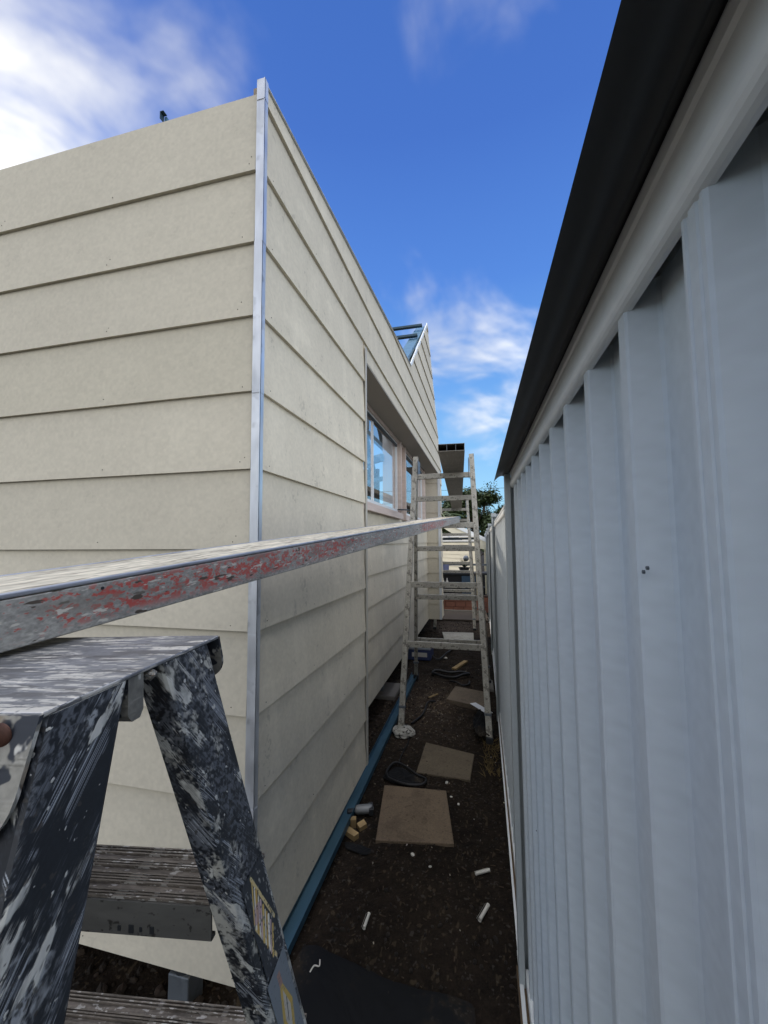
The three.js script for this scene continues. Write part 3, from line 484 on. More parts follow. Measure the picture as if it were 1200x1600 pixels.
{ // long plank across the ladder: A, B are the near and far ends of its upper right edge
  const { o, L } = localPlank('scaffold_plank', 'long weathered plank with flaking red paint on its edge resting on the black step ladder', [-.518, 1.597, .34], [-.208, 1.943, -4.02]), w = .182, h = .058;
  part('deck', uvm(bx(w - .012, .006, L - .004, -w / 2, -.0025, -L / 2), 1, 0, 0, true), plankTopMat, o);
  const side = (x) => { const g = bx(.004, h - .006, L, x, -h / 2 - .002, -L / 2, .0015), p = g.attributes.position, uv = g.attributes.uv; for (let i = 0; i < p.count; i++) uv.setXY(i, p.getZ(i) + .62, p.getY(i) + h); return g; };
  part('side_rail', side(-.002), plankSideMat, o); part('side_rail', side(-w + .002), plankSideMat, o);
  part('edge_lip', bx(.007, .006, L, -.0035, -.001, -L / 2, .0025), lipMat, o); part('edge_lip', bx(.006, .006, L, -w + .003, -.001, -L / 2, .0025), lipMat, o);
  part('underside', bx(w - .008, .004, L - .01, -w / 2, -h + .002, -L / 2), plankSideMat, o);
  const r = []; for (const [z, y, rad] of [[-.36, -.045, .0035], [-.76, -.012, .002]]) { const g = new THREE.CylinderGeometry(rad, rad, .001, 12); g.rotateZ(Math.PI / 2); g.translate(.0006, y, z); r.push(uvm(g)); } r.forEach((g) => part('rivet_hole', g, aluDark, o));
}
{ // upper plank, its hollow end towards the camera
  const { o, L } = localPlank('hollow_plank', 'upper grey hollow plank running between the two metal trestles', [-.12, 2.506, -3.34], [-.45, 2.49, -9.7]), w = .218, h = .062;
  const m = new THREE.MeshStandardMaterial({ map: colourTex(512, 512, (u, v) => { const k = .75 + fb(u, v, 6, 60, 4, 211) * .4 + (fb(u, v, 90, 12, 3, 212) - .5) * .5; return [.21 * k, .195 * k, .17 * k]; }), roughness: .6, metalness: .3 });
  part('deck', uvm(bx(w, .004, L, -w / 2, -.002, -L / 2), 1), m, o);
  const ribs = []; for (let i = 0; i < 14; i++) ribs.push(bx(.004, .0016, L, -w + .012 + i * .0149, -h - .0006, -L / 2));
  part('underside', merge([bx(w, .004, L, -w / 2, -h + .002, -L / 2), ...ribs]), m, o);
  for (const x of [-.002, -w / 3, -2 * w / 3, -w + .002]) part('web', bx(.003, h - .008, L, x, -h / 2, -L / 2), x < -.01 && x > -w + .01 ? galvDull : m, o);
  part('end_stop', bx(w - .01, h - .01, .004, -w / 2, -h / 2, -.5), aluDark, o);
}

// ------------------------------------------------------------------ trestles
const trestleMat = new THREE.MeshStandardMaterial({ map: colourTex(512, 512, (u, v) => { const a = fb(u, v, 6, 6, 5, 221), b = fb(u, v, 70, 70, 2, 222), k = .75 + a * .45 + (b - .5) * .4; let c = [.37 * k, .35 * k, .30 * k]; c = lerp3(c, [.52, .50, .45], smooth(.68, .76, fb(u, v, 26, 26, 4, 223)) * .7); return lerp3(c, [.09, .08, .065], smooth(.62, .74, fb(u, v, 14, 14, 4, 224)) * .7); }), roughness: .6, metalness: .25 });
trestleMat.map.repeat.set(3, 3);
function makeTrestle(label) {
  const t = thing('metal_trestle', label, 'trestle', [-.36, 0, -3.65], 0, 'trestles carrying the upper plank');
  const Tt = (g) => g.translate(.36, 0, 3.65), top = 2.63;
  const front = (x0, x1) => (y) => [mix(x0, x1, y / top), y, -3.65 - .278 * y], back = (x0, x1) => (y) => [mix(x0, x1, y / 2.5), y, -5.13 + .278 * y];
  const fl = front(-.742, -.688), fr = front(.022, -.09), bl = back(-.84, -.70), br = back(.035, -.085);
  part('leg', Tt(bar(fl(.0), fl(top), .052, .034, [0, 0, 1], .004)), trestleMat, t); part('leg', Tt(bar(fr(.0), fr(top), .052, .034, [0, 0, 1], .004)), trestleMat, t);
  part('leg', Tt(bar(bl(0), bl(2.55), .042, .03, [0, 0, 1], .004)), trestleMat, t); part('leg', Tt(bar(br(0), br(2.55), .042, .03, [0, 0, 1], .004)), trestleMat, t);
  for (const y of [.74, 1.28, 1.865, 2.40]) part('rung', Tt(bar(fl(y), fr(y), .03, .056, [0, 1, 0], .004)), trestleMat, t);
  for (const y of [.51, 1.05, 1.62, 2.18]) part('rung', Tt(bar(bl(y), br(y), .03, .056, [0, 1, 0], .004)), trestleMat, t);
  for (const f of [fl, fr]) { const p = f(2.5); part('hinge_plate', Tt(bx(.006, .2, .16, p[0] + (f === fl ? .035 : -.035), 2.48, p[2] - .03, .002)), galvDull, t); }
  for (const f of [fl, fr, bl, br]) { const p = f(.03); part('foot', Tt(bx(.062, .055, .05, p[0], .028, p[2], .006)), aluDark, t); const s = f(.22); part('clamp_band', Tt(bx(.06, .022, .042, s[0], s[1], s[2], .003)), galvDull, t); }
  return t;
}
const tr1 = makeTrestle('nearer paint splashed metal trestle standing across the passage');
{ const c = tr1.clone(); c.name = numbered('metal_trestle'); c.userData = { label: 'farther metal trestle holding up the far end of the upper plank', category: 'trestle', group: 'trestles carrying the upper plank' }; c.position.set(-.36 - .2, -.02, -3.65 - 4.45); scene.add(c); }

// ------------------------------------------------------------------ things lying in the passage
const gy = groundY;
const slabMat = (s, r, g, b) => new THREE.MeshStandardMaterial({ map: colourTex(512, 512, (u, v) => { const a = fb(u, v, 4, 4, 5, s), n = fb(u, v, 90, 90, 3, s + 1), d = smooth(.6, .75, fb(u, v, 7, 7, 4, s + 2)), e = smooth(.7, .76, fb(u, v, 30, 30, 3, s + 4)), k = .85 + (a - .5) * .4 + (n - .5) * .45 - d * .16; return lerp3([r * k, g * k, b * k], [r * .35, g * .33, b * .3], e * .5); }), roughness: .95, bumpMap: cementBump, bumpScale: .002 });
function paver(label, cs, mat, h) { // corner points on the ground -> a slab with worn edges
  const cx = cs.reduce((a, c) => a + c[0], 0) / 4, cz = cs.reduce((a, c) => a + c[1], 0) / 4, sh = new THREE.Shape(cs.map(([x, z]) => new THREE.Vector2(x - cx, z - cz)));
  let g = new THREE.ExtrudeGeometry(sh, { depth: h, bevelEnabled: true, bevelSize: .004, bevelThickness: .004, bevelSegments: 2 }); g.rotateX(Math.PI / 2); g.translate(0, h, 0); g = uvm(g, .6, cx * 3, cz * 2);
  single('paving_slab', g, mat, label, 'paving slab', null, [cx, gy(cx, cz) - .01, cz]);
}
paver('largest front brown paving slab in the passage, nearest the camera', [[-.70, -2.875], [-.283, -2.905], [-.199, -2.43], [-.627, -2.36]], slabMat(301, .165, .12, .078), .03);
paver('brown paving slab lying between the black hose and the dusty soil, second in the row', [[-.50, -3.545], [-.107, -3.44], [-.128, -3.08], [-.51, -3.09]], slabMat(311, .135, .106, .07), .022);
paver('tilted reddish brown paving slab beside the right legs of the nearer trestle', [[-.34, -4.88], [.02, -4.75], [-.015, -4.33], [-.405, -4.47]], slabMat(321, .18, .14, .10), .045);
paver('pale grey paving slab behind the nearer trestle, in front of the far decking', [[-.76, -7.75], [-.2, -7.8], [-.18, -7.1], [-.66, -7.15]], slabMat(331, .4, .38, .33), .04);
paver('small grey slab corner under the right leg of the nearer trestle', [[-.03, -5.25], [.08, -5.2], [.085, -4.88], [.0, -4.9]], slabMat(341, .2, .19, .17), .04);

{ // blue steel C channel along the foot of the wall
  const g = slab([[-.038, 0], [.038, 0], [.038, .038], [.036, .038], [.036, .002], [-.036, .002], [-.036, .038], [-.038, .038]], 3.75, (a, b, d) => [a, b, -d]);
  const m = single('steel_channel', uvm(g, 1), new THREE.MeshStandardMaterial({ map: blue.map, color: 0xb9c4c6, roughness: .42, metalness: .3 }), 'long blue steel channel lying on the soil along the foot of the house wall', 'steel channel', null, [-.846, .012, -1.48], [0, .006, 0]);
}
const white = new THREE.MeshStandardMaterial({ color: 0xc9c5bb, roughness: .7 });
const tubeOff = (x0, z0, x1, z1, r, label) => { const L = Math.hypot(x1 - x0, z1 - z0), sh = new THREE.Shape(); sh.absarc(0, 0, r, 0, 6.2832, false); const hole = new THREE.Path(); hole.absarc(0, 0, r * .62, 0, 6.2832, true); sh.holes.push(hole); let g = new THREE.ExtrudeGeometry(sh, { depth: L, bevelEnabled: true, bevelSize: .001, bevelThickness: .001, bevelSegments: 1, curveSegments: 14 }); g.translate(0, 0, -L / 2); single('plastic_tube', g, white, label, 'tube offcut', 'white tube offcuts on the soil', [(x0 + x1) / 2, gy((x0 + x1) / 2, (z0 + z1) / 2) + r, (z0 + z1) / 2], [0, Math.atan2(x1 - x0, z1 - z0), 0]); };
tubeOff(-.546, -1.835, -.543, -1.905, .012, 'white tube offcut on the bare soil by the blue steel channel, leftmost of three');
tubeOff(-.073, -2.26, -.006, -2.3, .014, 'white tube offcut below the fence, farther of the two on the right');
tubeOff(-.052, -1.99, -.014, -2.075, .014, 'white tube offcut below the fence, nearer of the two on the right');
const pine = new THREE.MeshStandardMaterial({ map: colourTex(256, 256, (u, v) => { const k = .8 + (fb(u, v, 3, 30, 4, 351) - .5) * .7; return [.36 * k, .25 * k, .115 * k]; }), roughness: .85 });
const blk = (x, z, w, h, d, ry, mat, name, label, cat, rx = 0, rz = 0, group) => single(name, bx(w, h, d, 0, h / 2, 0, Math.min(w, h, d) * .08), mat, label, cat, group, [x, gy(x, z), z], [rx, ry, rz]);
blk(-.80, -2.47, .035, .05, .035, .3, pine, 'timber_block', 'small yellow timber block standing against the blue channel', 'wood block', 0, 0, 'timber offcuts by the channel');
blk(-.745, -2.47, .05, .03, .04, .8, pine, 'timber_block', 'small yellow timber block nearest the front paving slab', 'wood block', .2, 0, 'timber offcuts by the channel');
blk(-.785, -2.39, .085, .03, .04, -.5, pine, 'timber_block', 'longest yellow timber block lying in front of two others', 'wood block', 0, 0, 'timber offcuts by the channel');
{ const g = new THREE.CapsuleGeometry(.028, .07, 6, 16); g.rotateZ(Math.PI / 2); g.scale(1, .9, 1.1); const o = thing('hand_tool', 'rounded grey hand tool lying beside the blue channel behind the timber blocks', 'tool', [-.765, gy(-.765, -2.575), -2.575], .35); const gm = new THREE.MeshStandardMaterial({ color: 0x77797a, roughness: .5, metalness: .3 }); part('body', g.translate(0, .03, 0), gm, o); part('guard', bx(.03, .04, .075, .045, .028, 0, .006), aluDark, o); part('handle', bx(.06, .026, .034, -.075, .022, 0, .008), aluDark, o); }
const rubber = new THREE.MeshStandardMaterial({ color: 0x0c0d0f, roughness: .55 }), darkSheet = new THREE.MeshPhysicalMaterial({ color: new THREE.Color().setRGB(1, 1, 1), map: colourTex(512, 512, (u, v) => lerp3([.008, .0085, .0095], lerp3([.022, .017, .0125], [.05, .042, .032], smooth(.6, .7, fb(u, v, 90, 90, 3, 393))), smooth(.50, .66, fb(u, v, 5, 5, 5, 391) * .75 + fb(u, v, 60, 60, 3, 392) * .25))), roughness: .85, specularIntensity: .4, side: THREE.DoubleSide });
function rag(name, label, cat, pts, mat, amp, lift = .006) { // crumpled sheet with an outline of its own
  const cx = pts.reduce((a, c) => a + c[0], 0) / pts.length, cz = pts.reduce((a, c) => a + c[1], 0) / pts.length;
  const outline = new THREE.CatmullRomCurve3(pts.map(([x, z]) => new THREE.Vector3(x - cx, 0, z - cz)), true, 'catmullrom', .3).getPoints(72), R = 16, pos = [], idx = [], uv = [];
  for (let r = 0; r <= R; r++) outline.forEach((p) => { const x = p.x * r / R, z = p.z * r / R, e = r / R; const y = lift + amp * (.5 + fbm3(x * 11 + cx * 7, z * 11, 3, 4)) * (1 - .35 * e * e); pos.push(x, y + gy(x + cx, z + cz) + (r === R ? -.004 : 0), z); uv.push(x, z); });
  const n = outline.length; for (let r = 0; r < R; r++) for (let i = 0; i < n - 1; i++) { const a = r * n + i; idx.push(a, a + 1, a + n, a + 1, a + n + 1, a + n); }
  const g = new THREE.BufferGeometry(); g.setAttribute('position', new THREE.Float32BufferAttribute(pos, 3)); g.setAttribute('uv', new THREE.Float32BufferAttribute(uv, 2)); g.setIndex(idx); g.computeVertexNormals();
  return single(name, g, mat, label, cat, null, [cx, 0, cz]);
}
rag('plastic_sheet', 'wide black plastic sheet with a wavy edge spread on the soil at the bottom', 'plastic sheet', [[-.77, -1.70], [-.66, -1.715], [-.52, -1.69], [-.36, -1.66], [-.2, -1.655], [-.07, -1.64], [-.06, -1.3], [-.06, -.9], [-.4, -.8], [-.75, -.9], [-.8, -1.3]], darkSheet, .02, .004);
rag('plastic_scrap', 'small flat black plastic scrap in front of the timber blocks', 'plastic scrap', [[-.80, -2.33], [-.70, -2.33], [-.63, -2.29], [-.66, -2.25], [-.78, -2.28]], darkSheet, .012);
rag('plastic_bag', 'flat dark bag inside the black hose loop behind the front slab', 'plastic bag', [[-.74, -2.98], [-.66, -3.1], [-.52, -3.06], [-.44, -2.98], [-.52, -2.92], [-.66, -2.92]], darkSheet, .03);
single('rubber_hose', tube([[-.70, .02, -2.96], [-.72, .024, -3.03], [-.68, .03, -3.14], [-.60, .026, -3.11], [-.5, .022, -3.03], [-.43, .02, -2.99], [-.44, .02, -2.93], [-.53, .018, -2.905], [-.62, .018, -2.92]], .0085, 90, 8, true), rubber, 'loop of black hose lying behind the front paving slab', 'hose');
single('cable', tube([[-.66, .012, -3.64], [-.65, .01, -3.5], [-.66, .016, -3.3], [-.66, .02, -3.12]], .004, 40, 6), rubber, 'thin black cable running from the white plaster lump to the hose loop', 'cable');
single('rubber_strap', tube([[-.52, .02, -4.42], [-.585, .03, -4.36], [-.6, .016, -4.2], [-.61, .018, -4.05], [-.68, .012, -3.86]], .009, 40, 6), rubber, 'black rubber strap curling across the dusty soil', 'strap');
single('timber_stick', bar([-.60, .022, -4.5], [-.515, .03, -4.6], .018, .01, [0, 1, 0], .002), pine, 'short pale timber stick at the end of the rubber strap', 'stick');
blk(-.335, -5.8, .06, .025, .42, -.35, pine, 'timber_offcut', 'yellowish timber offcut lying on the soil beneath the nearer trestle', 'wood offcut');
single('rubber_strap', tube([[-.62, .03, -5.42], [-.66, .02, -5.36], [-.60, .025, -5.28], [-.48, .02, -5.22], [-.36, .03, -5.2], [-.26, .04, -5.3], [-.20, .03, -5.36], [-.3, .03, -5.42], [-.45, .02, -5.4]], .017, 80, 8, true), rubber, 'looped black rubber strap lying under the back legs of the nearer trestle', 'strap');
single('rubber_strap', tube([[-.42, .02, -5.08], [-.34, .03, -5.02], [-.26, .02, -4.96], [-.2, .02, -5.0], [-.19, .02, -5.12]], .012, 40, 6), rubber, 'short bent black rubber piece behind the tilted reddish slab', 'rubber piece');
{ // plaster lump on which the trestle's left foot stands
  const g = new THREE.IcosahedronGeometry(.085, 4), p = g.attributes.position; for (let i = 0; i < p.count; i++) { const x = p.getX(i), y = p.getY(i), z = p.getZ(i), n = 1 + .55 * fbm3(x * 16, y * 16, z * 16, 4); p.setXYZ(i, x * n * 1.1, Math.max(-.02, y * n * .55), z * n); } g.computeVertexNormals();
  single('plaster_lump', uvm(g, .2), new THREE.MeshStandardMaterial({ map: colourTex(256, 256, (u, v) => { const k = .7 + fb(u, v, 10, 10, 4, 361) * .5; return lerp3([.40 * k, .385 * k, .34 * k], [.05, .045, .04], smooth(.6, .7, fb(u, v, 16, 16, 3, 362))); }), roughness: .95 }), 'crusty white plaster lump under the left front foot of the nearer trestle', 'plaster lump', null, [-.715, .022, -3.66]); }
rag('work_bag', 'crumpled black bag beside the right front foot of the nearer trestle', 'bag', [[-.11, -4.05], [-.03, -4.12], [.05, -3.95], [.06, -3.7], [-.02, -3.62], [-.1, -3.7], [-.12, -3.9]], darkSheet, .13, .03);
single('packaging_strip', bar([-.13, .085, -4.28], [.03, .10, -4.03], .065, .006, [0, 1, 0], .002), new THREE.MeshStandardMaterial({ color: 0xdcdde0, roughness: .5 }), 'white strip of packaging lying over the black bag by the fence', 'packaging');
{ const o = thing('tool_crate', 'blue plastic crate with a white top under the edge of the house wall', 'crate', [-.93, gy(-.9, -6.1), -6.15]); const bc = new THREE.MeshStandardMaterial({ color: new THREE.Color().setRGB(.035, .05, .13), roughness: .5 }); part('tub', bx(.34, .15, .4, 0, .075, 0, .012), bc, o); part('lid', bx(.35, .035, .41, 0, .166, 0, .01), new THREE.MeshStandardMaterial({ color: 0x9aa0a8, roughness: .6 }), o); part('label_panel', bx(.22, .06, .003, .01, .08, .2015), white, o); part('handle', bx(.1, .02, .03, 0, .195, 0, .006), aluDark, o); }
single('cable', tube([[-.74, .05, -6.0], [-.66, .02, -5.95], [-.55, .05, -6.2], [-.48, .03, -6.6]], .012, 40, 6), rubber, 'black cable trailing from the blue crate', 'cable');
[['white foam chip near the fence side of the second slab', -.285, -3.02, .03], ['white foam chip right of the front slab, farther of the pair', -.242, -2.86, .02], ['white foam chip right of the front slab, nearer of the pair', -.19, -2.79, .022], ['white plaster flake in front of the front slab', -.41, -2.31, .028], ['white plaster flake in the middle of the bare soil', -.306, -2.246, .018], ['white paper triangle beyond the nearer trestle', -.56, -6.1, .06]].forEach(([l, x, z, s]) => { const g = new THREE.DodecahedronGeometry(s * .5, 0); g.scale(1, .55, .7); single('foam_chip', g, white, l, 'chip', null, [x, gy(x, z) + s * .25, z], [0, x * 40, 0]); });
single('paper_strip', tube([[-.70, .014, -1.605], [-.69, .022, -1.625], [-.672, .018, -1.632], [-.676, .024, -1.65]], .0028, 24, 5), white, 'curled white strip lying on the black plastic sheet', 'strip');
{ // wood chips, stones and grass over the soil
  const mk = (g, n, mat, name, label, sx, place) => { const im = new THREE.InstancedMesh(g, mat, n), m = new THREE.Matrix4(), q = new THREE.Quaternion(), e = new THREE.Euler(), c = new THREE.Color(); for (let i = 0; i < n; i++) { const [x, z] = place(), s = rr(sx[0], sx[1]); e.set(rr(-.3, .3), rr(0, 6.28), rr(-.3, .3)); m.compose(new THREE.Vector3(x, gy(x, z) + s * .15, z), q.setFromEuler(e), new THREE.Vector3(s * rr(.6, 1.6), s, s * rr(.5, 1))); im.setMatrixAt(i, m); const k = rr(.4, 1.15); im.setColorAt(i, c.setRGB(k, k * rr(.9, 1), k * rr(.8, 1))); } im.name = name; im.userData = { kind: 'stuff', label, category: 'litter' }; im.castShadow = im.receiveShadow = true; scene.add(im); };
  seed = 501; const lane = () => { const z = -1.2 - Math.pow(rnd(), 1.3) * 8.3; return [rr(-1.35, .1), z]; };
  mk(new THREE.BoxGeometry(1, .22, .3), 2200, new THREE.MeshStandardMaterial({ color: 0x3d3122, roughness: .9 }), 'wood_chips', 'small wood chips and shavings strewn over the soil', [.004, .017], lane);
  mk(new THREE.IcosahedronGeometry(.5, 0), 1500, new THREE.MeshStandardMaterial({ color: 0x28221c, roughness: .95 }), 'gravel', 'small stones and clods strewn over the soil', [.005, .024], lane);
  mk(new THREE.BoxGeometry(1, .4, .6), 150, new THREE.MeshStandardMaterial({ color: 0xb9b3a6, roughness: .8 }), 'plaster_flakes', 'tiny pale plaster flakes strewn over the soil', [.004, .012], lane);
  mk(new THREE.IcosahedronGeometry(.5, 0), 1500, new THREE.MeshStandardMaterial({ color: 0x2b231b, roughness: 1 }), 'soil_clods', 'clods of soil heaped under the house', [.008, .045], () => [rr(-2.3, -.95), rr(-5, -1.3)]);
  // dry grass by the fence foot
  const blades = []; for (let i = 0; i < 130; i++) { const x = rr(-.03, .09), z = rr(-3.75, -3.15), g = new THREE.ConeGeometry(.0022, rr(.04, .12), 4); g.translate(0, .04, 0); g.rotateX(rr(-1.1, 1.1)); g.rotateZ(rr(-1.1, 1.1)); g.translate(x, gy(x, z), z); blades.push(uvm(g)); }
  const gm = single('dry_grass', merge(blades), new THREE.MeshStandardMaterial({ color: 0x6f5d38, roughness: .9 }), 'dry grass stalks at the foot of the fence by the black bag', 'grass'); gm.userData.kind = 'stuff';
}

// ------------------------------------------------------------------ end of the passage and beyond
const creamMat = new THREE.MeshStandardMaterial({ map: colourTex(256, 256, (u, v) => { const k = 1 + (fb(u, v, 4, 30, 4, 371) - .5) * .2; return [.80 * k, .73 * k, .55 * k]; }), roughness: .8 });
const whiteMat = new THREE.MeshStandardMaterial({ color: 0xe6e6e2, roughness: .6 });
{ // terracotta edging and decking
  const o = thing('garden_bed_wall', 'low terracotta wall across the far end of the passage', 'low wall', [-.6, 0, -10.15]); const terra = new THREE.MeshStandardMaterial({ map: colourTex(256, 256, (u, v) => { const k = .8 + fb(u, v, 8, 8, 4, 381) * .4; return [.27 * k, .115 * k, .075 * k]; }), roughness: .9 });
  for (let r = 0; r < 3; r++) for (let i = 0; i < 7; i++) part('block', bx(.232, .112, .1, -.72 + i * .24 + (r % 2) * .05, .062 + r * .12, 0, .006), terra, o);
  part('coping', bx(1.75, .03, .14, 0, .385, 0, .006), new THREE.MeshStandardMaterial({ color: 0x3a2a24, roughness: .9 }), o);
  const d = thing('timber_decking', 'weathered grey boards laid on the ground before the terracotta wall', 'decking', [-.55, .005, -9.4]); const dm = new THREE.MeshStandardMaterial({ color: 0x4e453c, roughness: .95 });
  for (let i = 0; i < 8; i++) part('board', bx(1.25, .03, .11, rr(-.03, .03), .015, -.5 + i * .125, .004), dm, d); part('edge_board', bx(1.2, .05, .05, 0, .03, -.62, .004), new THREE.MeshStandardMaterial({ color: 0x8d877c, roughness: .9 }), d);
}
{ const o = thing('outdoor_bench', 'dark outdoor bench crowded with black boxes at the end of the passage', 'bench', [-.7, 0, -10.9]); const dk = new THREE.MeshStandardMaterial({ color: 0x14161a, roughness: .5 });
  part('cabinet', bx(1.5, .8, .5, 0, .45, 0, .01), dk, o); part('bench_top', bx(1.6, .05, .6, 0, .875, 0, .01), aluDark, o); part('shelf', bx(1.5, .03, .1, 0, .55, .29), galvDull, o); part('side_panel', bx(.42, .45, .02, .38, .6, .262, .004), new THREE.MeshStandardMaterial({ color: 0x3b5368, roughness: .6 }), o); part('back_rail', bx(1.6, .05, .05, 0, 1.08, -.25), galvDull, o); }
single('plastic_tub', uvm(new THREE.CylinderGeometry(.13, .11, .22, 20)), new THREE.MeshStandardMaterial({ color: 0x70779a, roughness: .5 }), 'round blue grey tub on the left of the dark bench', 'tub', null, [-.98, 1.01, -10.8]);
for (const [x, l] of [[-1.0, 'white bottle on the front shelf of the dark bench, left one'], [-.9, 'white bottle on the front shelf of the dark bench, right one']]) { const g = new THREE.LatheGeometry([[0, 0], [.03, 0], [.032, .12], [.012, .16], [.012, .2], [0, .2]].map((p) => new THREE.Vector2(...p)), 12); single('bottle', g, white, l, 'bottle', 'bottles on the bench shelf', [x, .566, -10.6]); }
{ // spiky succulent in a bowl
  const o = thing('succulent_plant', 'dark spiky succulent in a bowl standing on the dark bench', 'plant', [-.47, .9, -10.85]); const lf = new THREE.MeshStandardMaterial({ color: 0x1d2a1a, roughness: .6, side: THREE.DoubleSide }); seed = 8;
  part('bowl', new THREE.LatheGeometry([[.05, 0], [.12, .06], [.15, .13], [.14, .13], [.1, .06], [0, .03]].map((p) => new THREE.Vector2(...p)), 20), aluDark, o); part('ornament', new THREE.SphereGeometry(.075, 16, 12).translate(.05, .36, 0), galvDull, o);
  for (let i = 0; i < 18; i++) { const g = new THREE.ConeGeometry(.022, rr(.22, .36), 5); g.scale(1, 1, .35); g.translate(0, .15, 0); g.rotateX(rr(.2, 1.1)); g.rotateY(i * 2.4); g.translate(0, .12, 0); part('leaf', g, lf, o); } }
{ const o = thing('cream_wall', 'cream weatherboard wall with white capping closing off the far yard', 'wall', [-.75, 0, -12.9], -.9);
  for (let i = 0; i < 13; i++) part('weatherboard', slab([[-1.7, 0], [.96, 0], [.96, .145], [-1.7, .145]], .014, (a, b, d) => [a, .05 + i * .125 + b, d - (b / .145) * .012]), creamMat, o);
  part('capping', bx(2.7, .05, .09, -.37, 1.72, 0, .006), whiteMat, o); part('gutter', bx(2.7, .07, .1, -.37, 1.86, .04, .01), whiteMat, o); part('dark_board', bx(2.7, .06, .03, -.37, 1.785, 0), aluDark, o); part('backing', bx(2.66, 1.7, .04, -.37, .85, -.04), creamMat, o); }  // dark strip between the capping and the gutter
{ const o = thing('carport_roof', 'cream gable board and white roof edge sloping down behind the far trestle', 'carport', [-.6, 0, -13.6]);
  part('barge_board', slab([[-.95, 2.36], [-.62, 2.36], [.75, 1.66], [.75, 1.42], [.35, 1.5]], .05, (a, b, d) => [a, b, d]), creamMat, o); part('roof_edge', bar([-.75, 2.47, .06], [.82, 1.69, .06], .12, .05, [0, 0, 1]), whiteMat, o); part('roof_sheet', bar([-.75, 2.44, -.8], [.82, 1.66, -.8], 1.6, .03, [0, 1, 0]).rotateZ(0), new THREE.MeshStandardMaterial({ color: 0x8f979c, roughness: .5 }), o); part('post', bx(.09, 1.7, .09, .7, .85, -.05), creamMat, o); part('post', bx(.09, 1.9, .09, -.8, .95, -1.2), creamMat, o); }
single('timber_post', bar([-.10, 0, -10.2], [-.13, 1.62, -10.5], .1, .1, [0, 0, 1], .008), new THREE.MeshStandardMaterial({ color: 0xb5a988, roughness: .85 }), 'pale cream post standing against the far end of the fence', 'post');
single('pipe', tube([[-.05, 0, -8.05], [-.07, .2, -8.1], [-.02, .42, -8.2]], .02, 20, 8), new THREE.MeshStandardMaterial({ color: 0xb8aca6, roughness: .6 }), 'pale pipe leaning on the fence behind the nearer trestle', 'pipe');
{ const o = thing('neighbour_house', 'small white house gable far away above the fence line', 'house', [.75, 0, -30]); part('wall', slab([[-.45, 0], [1.8, 0], [1.8, 3.0], [.6, 3.9], [-.45, 3.2]], 4, (a, b, d) => [a, b, -d]), whiteMat, o); part('roof', bar([-.55, 3.14, -2.1], [.66, 3.98, -2.1], 4.1, .08, [0, 1, 0]), aluDark, o); part('roof', bar([.58, 3.98, -2.1], [1.95, 2.93, -2.1], 4.1, .08, [0, 1, 0]), aluDark, o); part('window', bx(.6, .7, .05, .3, 2.6, .03), aluDark, o); part('chimney', bx(.25, .5, .25, -.2, 3.6, -2), whiteMat, o); }
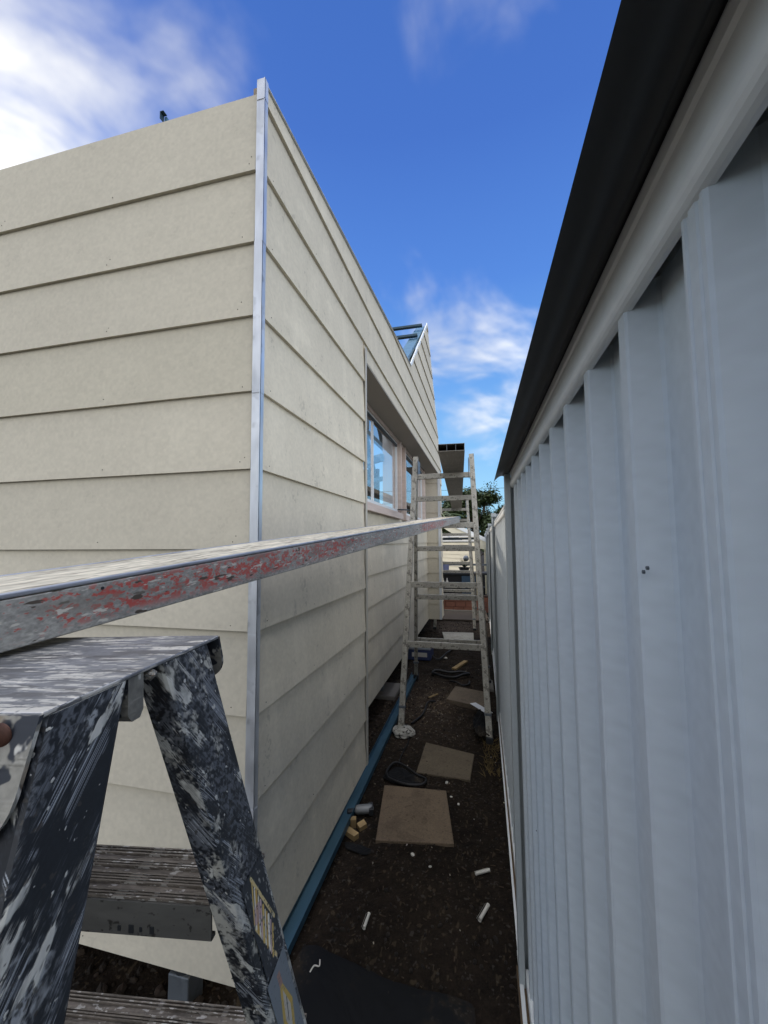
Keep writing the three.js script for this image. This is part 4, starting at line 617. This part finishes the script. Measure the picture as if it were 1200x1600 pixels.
// trees
const leafMats = [[.035, .055, .018], [.05, .075, .022], [.07, .10, .03]].map((c) => new THREE.MeshStandardMaterial({ color: new THREE.Color().setRGB(...c), roughness: .7, side: THREE.DoubleSide }));
function tree(label, pos, h, rad, n, s, leaf, mi) {
  const o = thing('tree', label, 'tree', pos); seed = s; const wood = new THREE.MeshStandardMaterial({ color: 0x3b3026, roughness: .95 }), list = [], limbs = [];
  list.push(tube([[0, 0, 0], [.08, h * .3, .03], [-.05, h * .55, 0], [.03, h * .8, .05]], rad * .05, 20, 8));
  const tips = []; for (let i = 0; i < 26; i++) { const a = i * 2.4, y = h * rr(.28, .9), r = rad * rr(.5, 1.05) * (1 - Math.pow(Math.abs(y / h - .5) * 1.7, 2) * .6), tip = [Math.cos(a) * r, y + rr(.0, .14) * h, Math.sin(a) * r]; tips.push(tip); limbs.push(tube([[0, y * .6, 0], [tip[0] * .5, mix(y * .6, tip[1], .6), tip[2] * .5], tip], rad * .014, 10, 5)); }
  part('trunk', merge(list), wood, o); part('limbs', merge(limbs), wood, o);
  const pos3 = [], nrm = [[], []]; const g = new THREE.BufferGeometry();
  for (let i = 0; i < n; i++) { const t = tips[(rnd() * tips.length) | 0], k = .42 * rad; let x, y, z; do { x = rr(-1, 1); y = rr(-1, 1); z = rr(-1, 1); } while (x * x + y * y + z * z > 1); const f = Math.pow(rnd(), .4); x = t[0] + x * k * f; y = t[1] + y * k * f * .7; z = t[2] + z * k * f; const l = leaf * rr(.6, 1.5), a = rr(0, 6.28), b = rr(-1, .6), dx = Math.cos(a) * Math.cos(b) * l, dy = Math.sin(b) * l, dz = Math.sin(a) * Math.cos(b) * l, wx = -Math.sin(a) * l * .28, wz = Math.cos(a) * l * .28, wy = rr(-.2, .2) * l; pos3.push(x, y, z, x + dx * .5 + wx, y + dy * .5 + wy, z + dz * .5 + wz, x + dx, y + dy, z + dz, x, y, z, x + dx, y + dy, z + dz, x + dx * .5 - wx, y + dy * .5 - wy, z + dz * .5 - wz); }
  g.setAttribute('position', new THREE.Float32BufferAttribute(pos3, 3)); g.computeVertexNormals(); part('crown', uvm(g), leafMats[mi], o); return o;
}
tree('dark bushy tree rising behind the fence beside the nearer trestle', [-.35, 0, -20], 3.9, 1.6, 30000, 31, .14, 1);
tree('pale green tree left of the upper plank, behind the house corner', [-2.3, 0, -21], 3.1, 1.0, 12000, 47, .12, 2);
tree('thin wispy tree standing against the sky above the far fence', [.15, 0, -24], 4.9, 1.4, 2600, 53, .10, 0);
{ const o = thing('cordyline', 'cordyline with long drooping blades by the far corner of the house', 'plant', [-1.42, 0, -14.2]); seed = 21; part('trunk', tube([[0, 0, 0], [.04, 1.2, 0], [0, 2.5, 0]], .05, 12, 8), new THREE.MeshStandardMaterial({ color: 0x4a3d30, roughness: .95 }), o);
  for (let i = 0; i < 34; i++) { const a = i * 2.4, up = rr(.1, 1.2), pts = [], L = rr(.6, .95); for (let k = 0; k <= 8; k++) { const t = k / 8; pts.push([Math.cos(a) * L * t * Math.cos(up * (1 - t * .7)), 2.5 + L * t * Math.sin(up) - .6 * t * t * L, Math.sin(a) * L * t * Math.cos(up * (1 - t * .7))]); } const g = tube(pts, .028, 8, 4); part('leaf', g, leafMats[i % 3], o); } }
// overhead wires, running between poles outside the frame
for (const [y0, l] of [[6.75, 'upper overhead wire crossing the sky beyond the fence'], [5.5, 'lower overhead wire crossing the sky beyond the fence']]) single('overhead_wire', tube([[-30, y0 + .9, -41], [-12, y0 + .15, -40.4], [1, y0, -40], [14, y0 + .2, -39.6], [32, y0 + .9, -39]], .018, 60, 5), rubber, l, 'wire', 'overhead wires');

renderer.render(scene, camera);
